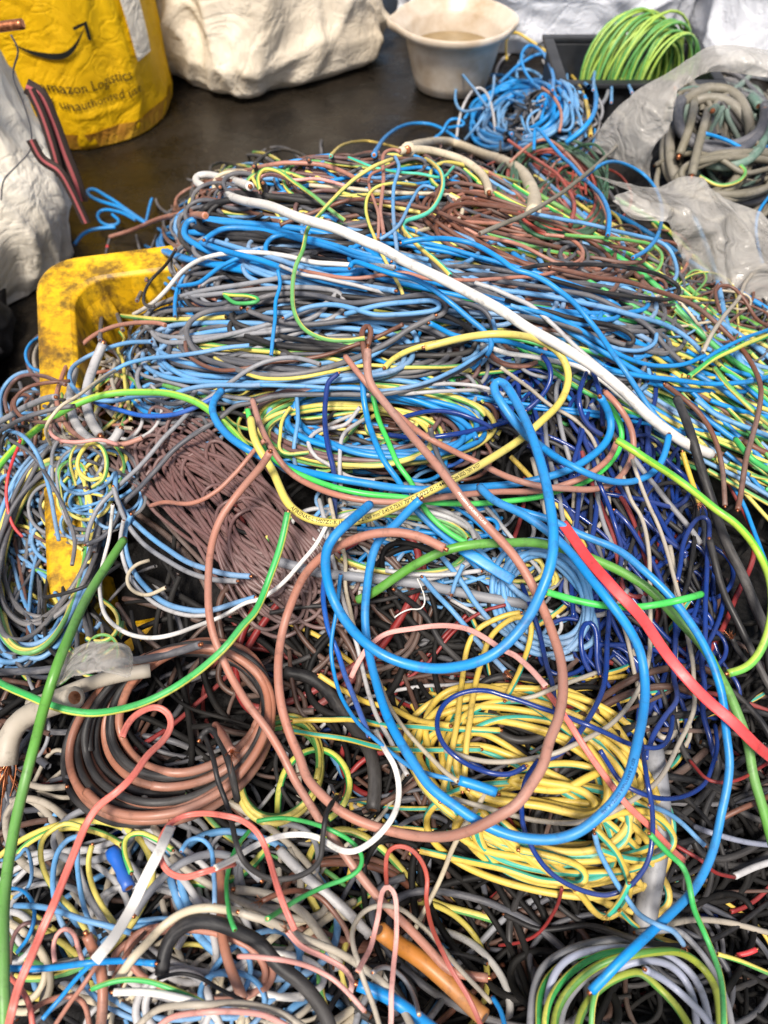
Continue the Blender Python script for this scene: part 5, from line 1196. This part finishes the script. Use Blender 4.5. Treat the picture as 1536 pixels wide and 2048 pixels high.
T('tan', 24, "big lettered tan loop hanging over the hollow", "735,700 737,761 764,800 798,840 838,889 889,950 940,1017 974,1054 1016,1098 1033,1118 1060,1162 1084,1210 1104,1261 1121,1315 1126,1372 1117,1433 1097,1484 1087,1528 1060,1572 1036,1606 987,1637 940,1660 889,1674 838,1673 781,1662 730,1646 683,1623 642,1589 612,1552 602,1518 581,1474 564,1423 556,1355 561,1288 578,1220 608,1152 649,1108 690,1085 737,1068 788,1064 838,1073 889,1097", lift=50, cap=.10, stiff=90, txt=("PRYSMIAN AFUMEX CLASS", .185, 'whiteink', .75), tw=.02)
T('blue', 25, "front big blue loop with a hairpin tip at the centre", "1120,922,-60 1080,892,-40 1040,856,-10 1005,812 985,780 985,764 1000,760 1022,785 1050,838 1080,915 1100,1000 1107,1080 1097,1140 1075,1200 1040,1260 990,1308 930,1331 860,1338 790,1322 735,1290 690,1238 660,1180 650,1130 655,1092 680,1060 710,1035 740,1010", lift=62, cap=.115, stiff=90, tw=.02)
T('lime', 20, "lime cable bowed at the picture's edge by the slate cable", "1235,880 1250,889 1287,913 1338,947 1388,984 1439,1025 1463,1041 1497,1074 1524,1118 1540,1160 1545,1215 1534,1271 1514,1311 1490,1335 1456,1347", lift=46, cap=.09, tw=.1)
T('gy', 19, "bright green cable arching under the green upright one", "576,1027 561,1095 537,1162 507,1230 491,1245 447,1298 389,1349 322,1389 254,1416 186,1427 118,1416 51,1389 0,1366 -50,1335", lift=56, cap=.10, tw=.0, ph=.12, stiff=90)
T('green', 27, "thick green cable running down the picture's left edge", "247,1081 217,1125 190,1169 162,1220 139,1271 118,1322 102,1372 88,1423 74,1474 51,1562 34,1630 17,1714 8,1816 5,1917 7,2036 8,2090", lift=68, cap=.12, stiff=90)

# --- bottom right
T('grey', 58, "stout grey conduit standing beside the yellow coil", "1305,1500 1318,1590 1318,1660 1308,1735 1296,1800 1284,1870", cap=.005, sink=.012)
T('lblue', 13, "teal blue wire with frayed copper in the dark gap", "1300,1612 1341,1630 1375,1657 1409,1690", lift=8)
T('lav', 14, "lilac grey cable crossing the dark gap to the edge", "1390,1652 1439,1670 1490,1684 1550,1692", lift=6)
T('lgrey', 17, "clear plastic cable end in the dark gap", "1470,1752 1490,1742 1507,1734 1550,1722", lift=14)
T('dred', 9, "red wire hanging into the dark gap below the coil", "1124,1775 1118,1800 1111,1819 1077,1867 1045,1882 1000,1890", lift=2)
T('dred', 9, "thin red wire loop in the dark gap at the edge", "1380,1520 1420,1560 1470,1560 1545,1520", lift=4)
T('dred', 10, "thin red wire slanting through the dark gap", "1350,1690 1400,1720 1430,1745 1470,1755", lift=2)
T('beige', 15, "dusty beige cable stretched across the dark gap", "1330,1850 1370,1842 1410,1840 1470,1848 1550,1868", lift=4)
T('black', 14, "black cable stretched over the dark gap floor", "1010,1830 1080,1860 1180,1850 1280,1880 1400,1890 1545,1800", lift=0)
T('brown', 14, "brown cable end at the picture's edge in the gap", "1440,1640 1480,1620 1540,1590", lift=4)
T('red', 13, "short red cable end lying in the near dark corner", "1475,1912 1495,1908 1512,1900", lift=12)
T('yg', 12, "yellow wire running out of the near dark corner", "1436,1910 1483,1924 1545,1950", lift=12)
T('lblue', 14, "light blue cable with frayed copper under the long blue end", "1189,1670 1199,1711 1219,1745 1246,1785 1273,1826 1314,1850 1348,1863 1367,1889", lift=30, cap=.07, fr='e')
T('ty', 14, "teal yellow wire end with twisted copper below the coil", "1258,1765 1236,1809 1218,1830", lift=24, cap=.07, fr='e')
T('gy', 15, "green yellow cable running down the near dark corner", "1300,1670 1341,1711 1365,1731 1378,1765 1388,1816 1409,1867 1429,1917 1443,1968 1449,2090", lift=34, cap=.08, tw=0, ph=.15)

# --- bottom left
T('beige', 16, "dusty cable beside the bin's near end above the brown coil", "60,1570 85,1578 130,1575", lift=10)
T('grey', 20, "light grey cable arched behind the white taped one", "270,1830 288,1799 315,1765 349,1734 389,1714 430,1707 474,1718 520,1760", lift=16)
T('copperbrown', 25, "thick copper brown cable running down from the pink loop", "440,1700 440,1738 443,1799 443,1867 460,1934 487,1999", lift=8, word='cable')
T('lgrey', 26, "thick pale cable lying under the thick black one", "560,1700 620,1760 680,1810 740,1870", lift=0)
T('beige', 22, "broad dirty beige cable arched to the bottom", "470,1780 540,1790 600,1820 640,1870 680,1930", lift=4)
T('yg', 14, "yellow green loop beside the coral cord", "190,1880 165,1848 152,1826 125,1799 98,1765 81,1718 85,1680 108,1657 135,1646 162,1655", lift=24, cap=.06)
T('lblue', 14, "light blue loop beside the coral cord", "150,1890 120,1840 108,1799 105,1748 115,1704 139,1677 165,1672", lift=22, cap=.06)
T('lblue', 13, "grey blue cable hanging straight beside the blue tape", "155,1690 155,1740 165,1800 185,1860 200,1900", lift=18)
T('yg', 14, "yellow cable curved beside the blue tape", "185,1690 178,1720 184,1770 205,1815 230,1850", lift=20)
T('dblue', 34, "cable end wrapped in crumpled blue tape", "222,1700 240,1735 258,1775", lift=24, cap=.05, rv=.7)
T('gy', 14, "green yellow hook beside the brown coil", "262,1745 248,1705 252,1675 280,1665 315,1680 345,1700", lift=16)
T('lblue', 12, "light grey blue wire tip curled over the grey arch", "362,1701 376,1680 399,1677 420,1694 426,1731 430,1765 430,1806", lift=34, cap=.07)
T('lblue', 15, "light blue cable crossing behind the coral cord", "30,1812 68,1812 118,1822 169,1839 220,1853 260,1865", lift=20, cap=.06)
T('lblue', 9, "thin light blue wire curl by the thick green cable", "28,1795 55,1775 64,1740 52,1695 45,1705 30,1720 0,1720", lift=10)
T('blue', 10, "bright blue wire curl by the thick green cable", "15,1775 40,1778 60,1795 70,1830 60,1870 35,1905", lift=8)
T('pink', 12, "pink wire arch behind the coral cord", "110,1925 108,1890 116,1868 132,1856 149,1867 156,1894 168,1930", lift=18, cap=.06)
T('mauve', 11, "mauve wire arch by the thick green cable", "20,1930 25,1880 45,1850 80,1845 100,1852", lift=8)
T('coral', 14, "coral cable curving at the bottom edge", "10,1945 41,1978 58,2009 68,2070", lift=14)
T('copperbrown', 27, "thick copper brown cable under the white taped one", "172,1870 185,1900 200,1934 204,2002 200,2080", lift=14)
T('tan', 14, "tan cable arched at the bottom edge", "60,2025 74,2012 112,1995 146,1992 169,2005 180,2060", lift=16)
T('blue', 12, "blue wire running up to the white taped end", "85,2040 118,1999 152,1958 192,1918", lift=30, cap=.07)
T('tan', 12, "tan wire running up beside the blue one to the taped end", "110,2050 140,2005 170,1965 202,1918", lift=28, cap=.07)
T('blue', 16, "blue cable lying level across the bottom pile", "-10,1934 51,1938 102,1936 169,1926 237,1922 311,1927", lift=34, cap=.08)
T('brown', 12, "brown cable with frayed copper ball above the black cable", "225,1960 245,1920 270,1885 290,1865", lift=26, fr='e', cap=.06)
T('cream', 22, "white taped cable arched above the thick black one", "235,1960 254,1934 267,1915 295,1887 325,1853 366,1826 406,1816 450,1819 501,1828 550,1850", lift=26, cap=.06)
T('black', 36, "thick black cable arched in the bottom pile", "322,1950 328,1904 349,1863 383,1843 423,1843 467,1860 520,1887 551,1927 602,1965 646,2019 670,2080", lift=20, cap=.05, stiff=60)
T('black', 10, "thin black cable arched under the thick black one", "315,1958 355,1948 399,1955 440,1978 485,2000", lift=16)
T('beige', 20, "dirty beige cable running from the arch to the bottom", "480,1826 500,1833 551,1846 602,1873 669,1900 720,1931 764,1965 798,2005 830,2070", lift=30, cap=.06)
T('pink', 14, "flat pink cord with bright frayed copper in the bottom pile", "575,1862 600,1890 650,1915 690,1940 705,1965 700,1985", prof='flat', lift=34, cap=.07, fr='s')
T('brown', 14, "brown cable with a copper tip below the green white arch", "524,1802 561,1785 595,1780 635,1792 666,1822 690,1856 701,1885", lift=30, cap=.07, fr='s')
T('pink', 13, "tan cable end lying across the thick black one", "478,1914 520,1915 580,1922 630,1938 670,1960 700,1990 730,2020", lift=42, cap=.08)
T('gy', 12, "green arch crossing under the long tan cable", "513,1643 561,1636 618,1645 669,1662 703,1684 723,1711 720,1734 690,1758 652,1772 602,1795 561,1822 535,1838", lift=26, cap=.06)
T('gy', 12, "pair of green yellow wires standing below the pink loop", "500,1660 470,1700 455,1760 460,1830 470,1860", lift=12)
T('white', 15, "flat white and pink cord curving to the yellow coil", "430,1735 474,1715 500,1697 551,1674 602,1668 642,1677 683,1701 710,1701 744,1680 774,1650 794,1613 798,1572 788,1528 771,1501 750,1460", prof='flat', lift=34, cap=.07)
T('black', 14, "black cable hooked with frayed copper tip above the tan loop", "410,1470 430,1530 437,1560 455,1610 464,1646 474,1690 491,1728 534,1757 574,1757 612,1745 639,1721 646,1674 656,1619 672,1594", lift=44, cap=.085, fr='e')
T('coral', 15, "flat pink loop above the white taped cable", "470,1726 406,1745 366,1755 335,1741 318,1707 322,1674 345,1643 389,1628 440,1630 484,1640 515,1665 541,1721 554,1765 571,1816 590,1858", prof='flat', lift=46, cap=.09)
T('black', 18, "short black cable end on the thick brown coil", "400,1480 420,1455 440,1480 460,1530 475,1600", lift=30, cap=.08)
T('tan', 20, "short tan cable end with copper on the thick brown coil", "430,1450 448,1475 464,1503", lift=34, cap=.08, fr='e')
T('coral', 19, "long flat coral cord hooked over the thick brown coil", "244,1474 257,1443 281,1423 315,1413 338,1427 342,1450 325,1481 295,1508 267,1548 230,1586 196,1613 176,1643 152,1697 122,1772 91,1846 64,1911 37,1975 20,2036 5,2090", prof='flat', lift=44, cap=.095)
T('white', 27, "white taped strip of cable slanting down to the bottom pile", "342,1653 325,1690 305,1731 281,1779 257,1826 230,1870 188,1923", prof='strip', lift=44, cap=.085)
T('gy', 14, "green yellow wire end lying above the bottom white coil", "183,1978 220,1965 264,1960 305,1965 345,1978 382,1992 420,2012", lift=34, cap=.08)
T('white', 19, "white cable with torn jacket at the bottom edge", "227,1985 288,1985 338,1992 389,2005 423,2022 450,2070", lift=26, cap=.07)
T('beige', 17, "upper beige cable of the bottom edge coil", "270,2060 315,2019 366,2009 410,2008 457,2005 520,2012 551,2022 620,2060", lift=20, cap=.06)
T('pink', 15, "tan pink cable of the bottom edge coil", "300,2070 340,2035 400,2025 470,2022 530,2030 580,2055", lift=22, cap=.06)
T('blue', 32, "fat blue cable under the grey loop at the bottom edge", "715,1970 737,1978 788,2002 838,2036 900,2085", lift=4)
T('orange', 44, "fat orange brown conduit end at the bottom edge", "760,1862 781,1880 838,1917 889,1961 933,2002 968,2036", lift=10, cap=.03, core=M['choc'])
T('grey', 12, "slim grey cable arch inside the grey loop", "745,1945 760,1935 780,1935 810,1960 830,2000 838,2030", lift=14)
T('beige', 13, "grey cable bent in a tall loop at the bottom edge", "765,2070 737,1985 717,1927 705,1883 710,1850 730,1822 764,1812 805,1822 838,1846 872,1880 916,1934 981,2003", lift=34, cap=.07)
T('blue', 13, "blue wire end poking up at the bottom edge", "985,1996 1000,2020 1012,2060", lift=34, cap=.07)
T('pink', 13, "pink hairpin cord standing at the bottom centre", "715,1945 723,1931 744,1890 757,1833 764,1785 774,1771 788,1785 793,1833 789,1900 784,1968 779,2080", prof='flat', lift=46, cap=.085)
T('rust', 12, "slim red cord hooped above the pink hairpin", "773,1768 771,1740 772,1714 776,1704 788,1694 811,1694 838,1714 854,1751 852,1799 862,1850 883,1900 910,1951 940,2002 970,2070", prof='flat', lift=50, cap=.09)

sheet("plastic_wrap", [(112, 1330), (140, 1305), (180, 1285), (220, 1280), (255, 1290), (262, 1305)], [(118, 1365), (150, 1345), (190, 1335), (225, 1330), (250, 1330), (258, 1325)], .30, .27, None, nv=30, amp=.008, seed=5, bulge=.012)
tag(bpy.data.objects["plastic_wrap"], "crumpled clear plastic wrap over the yellow bin's near rim", "plastic wrap")
single_out()
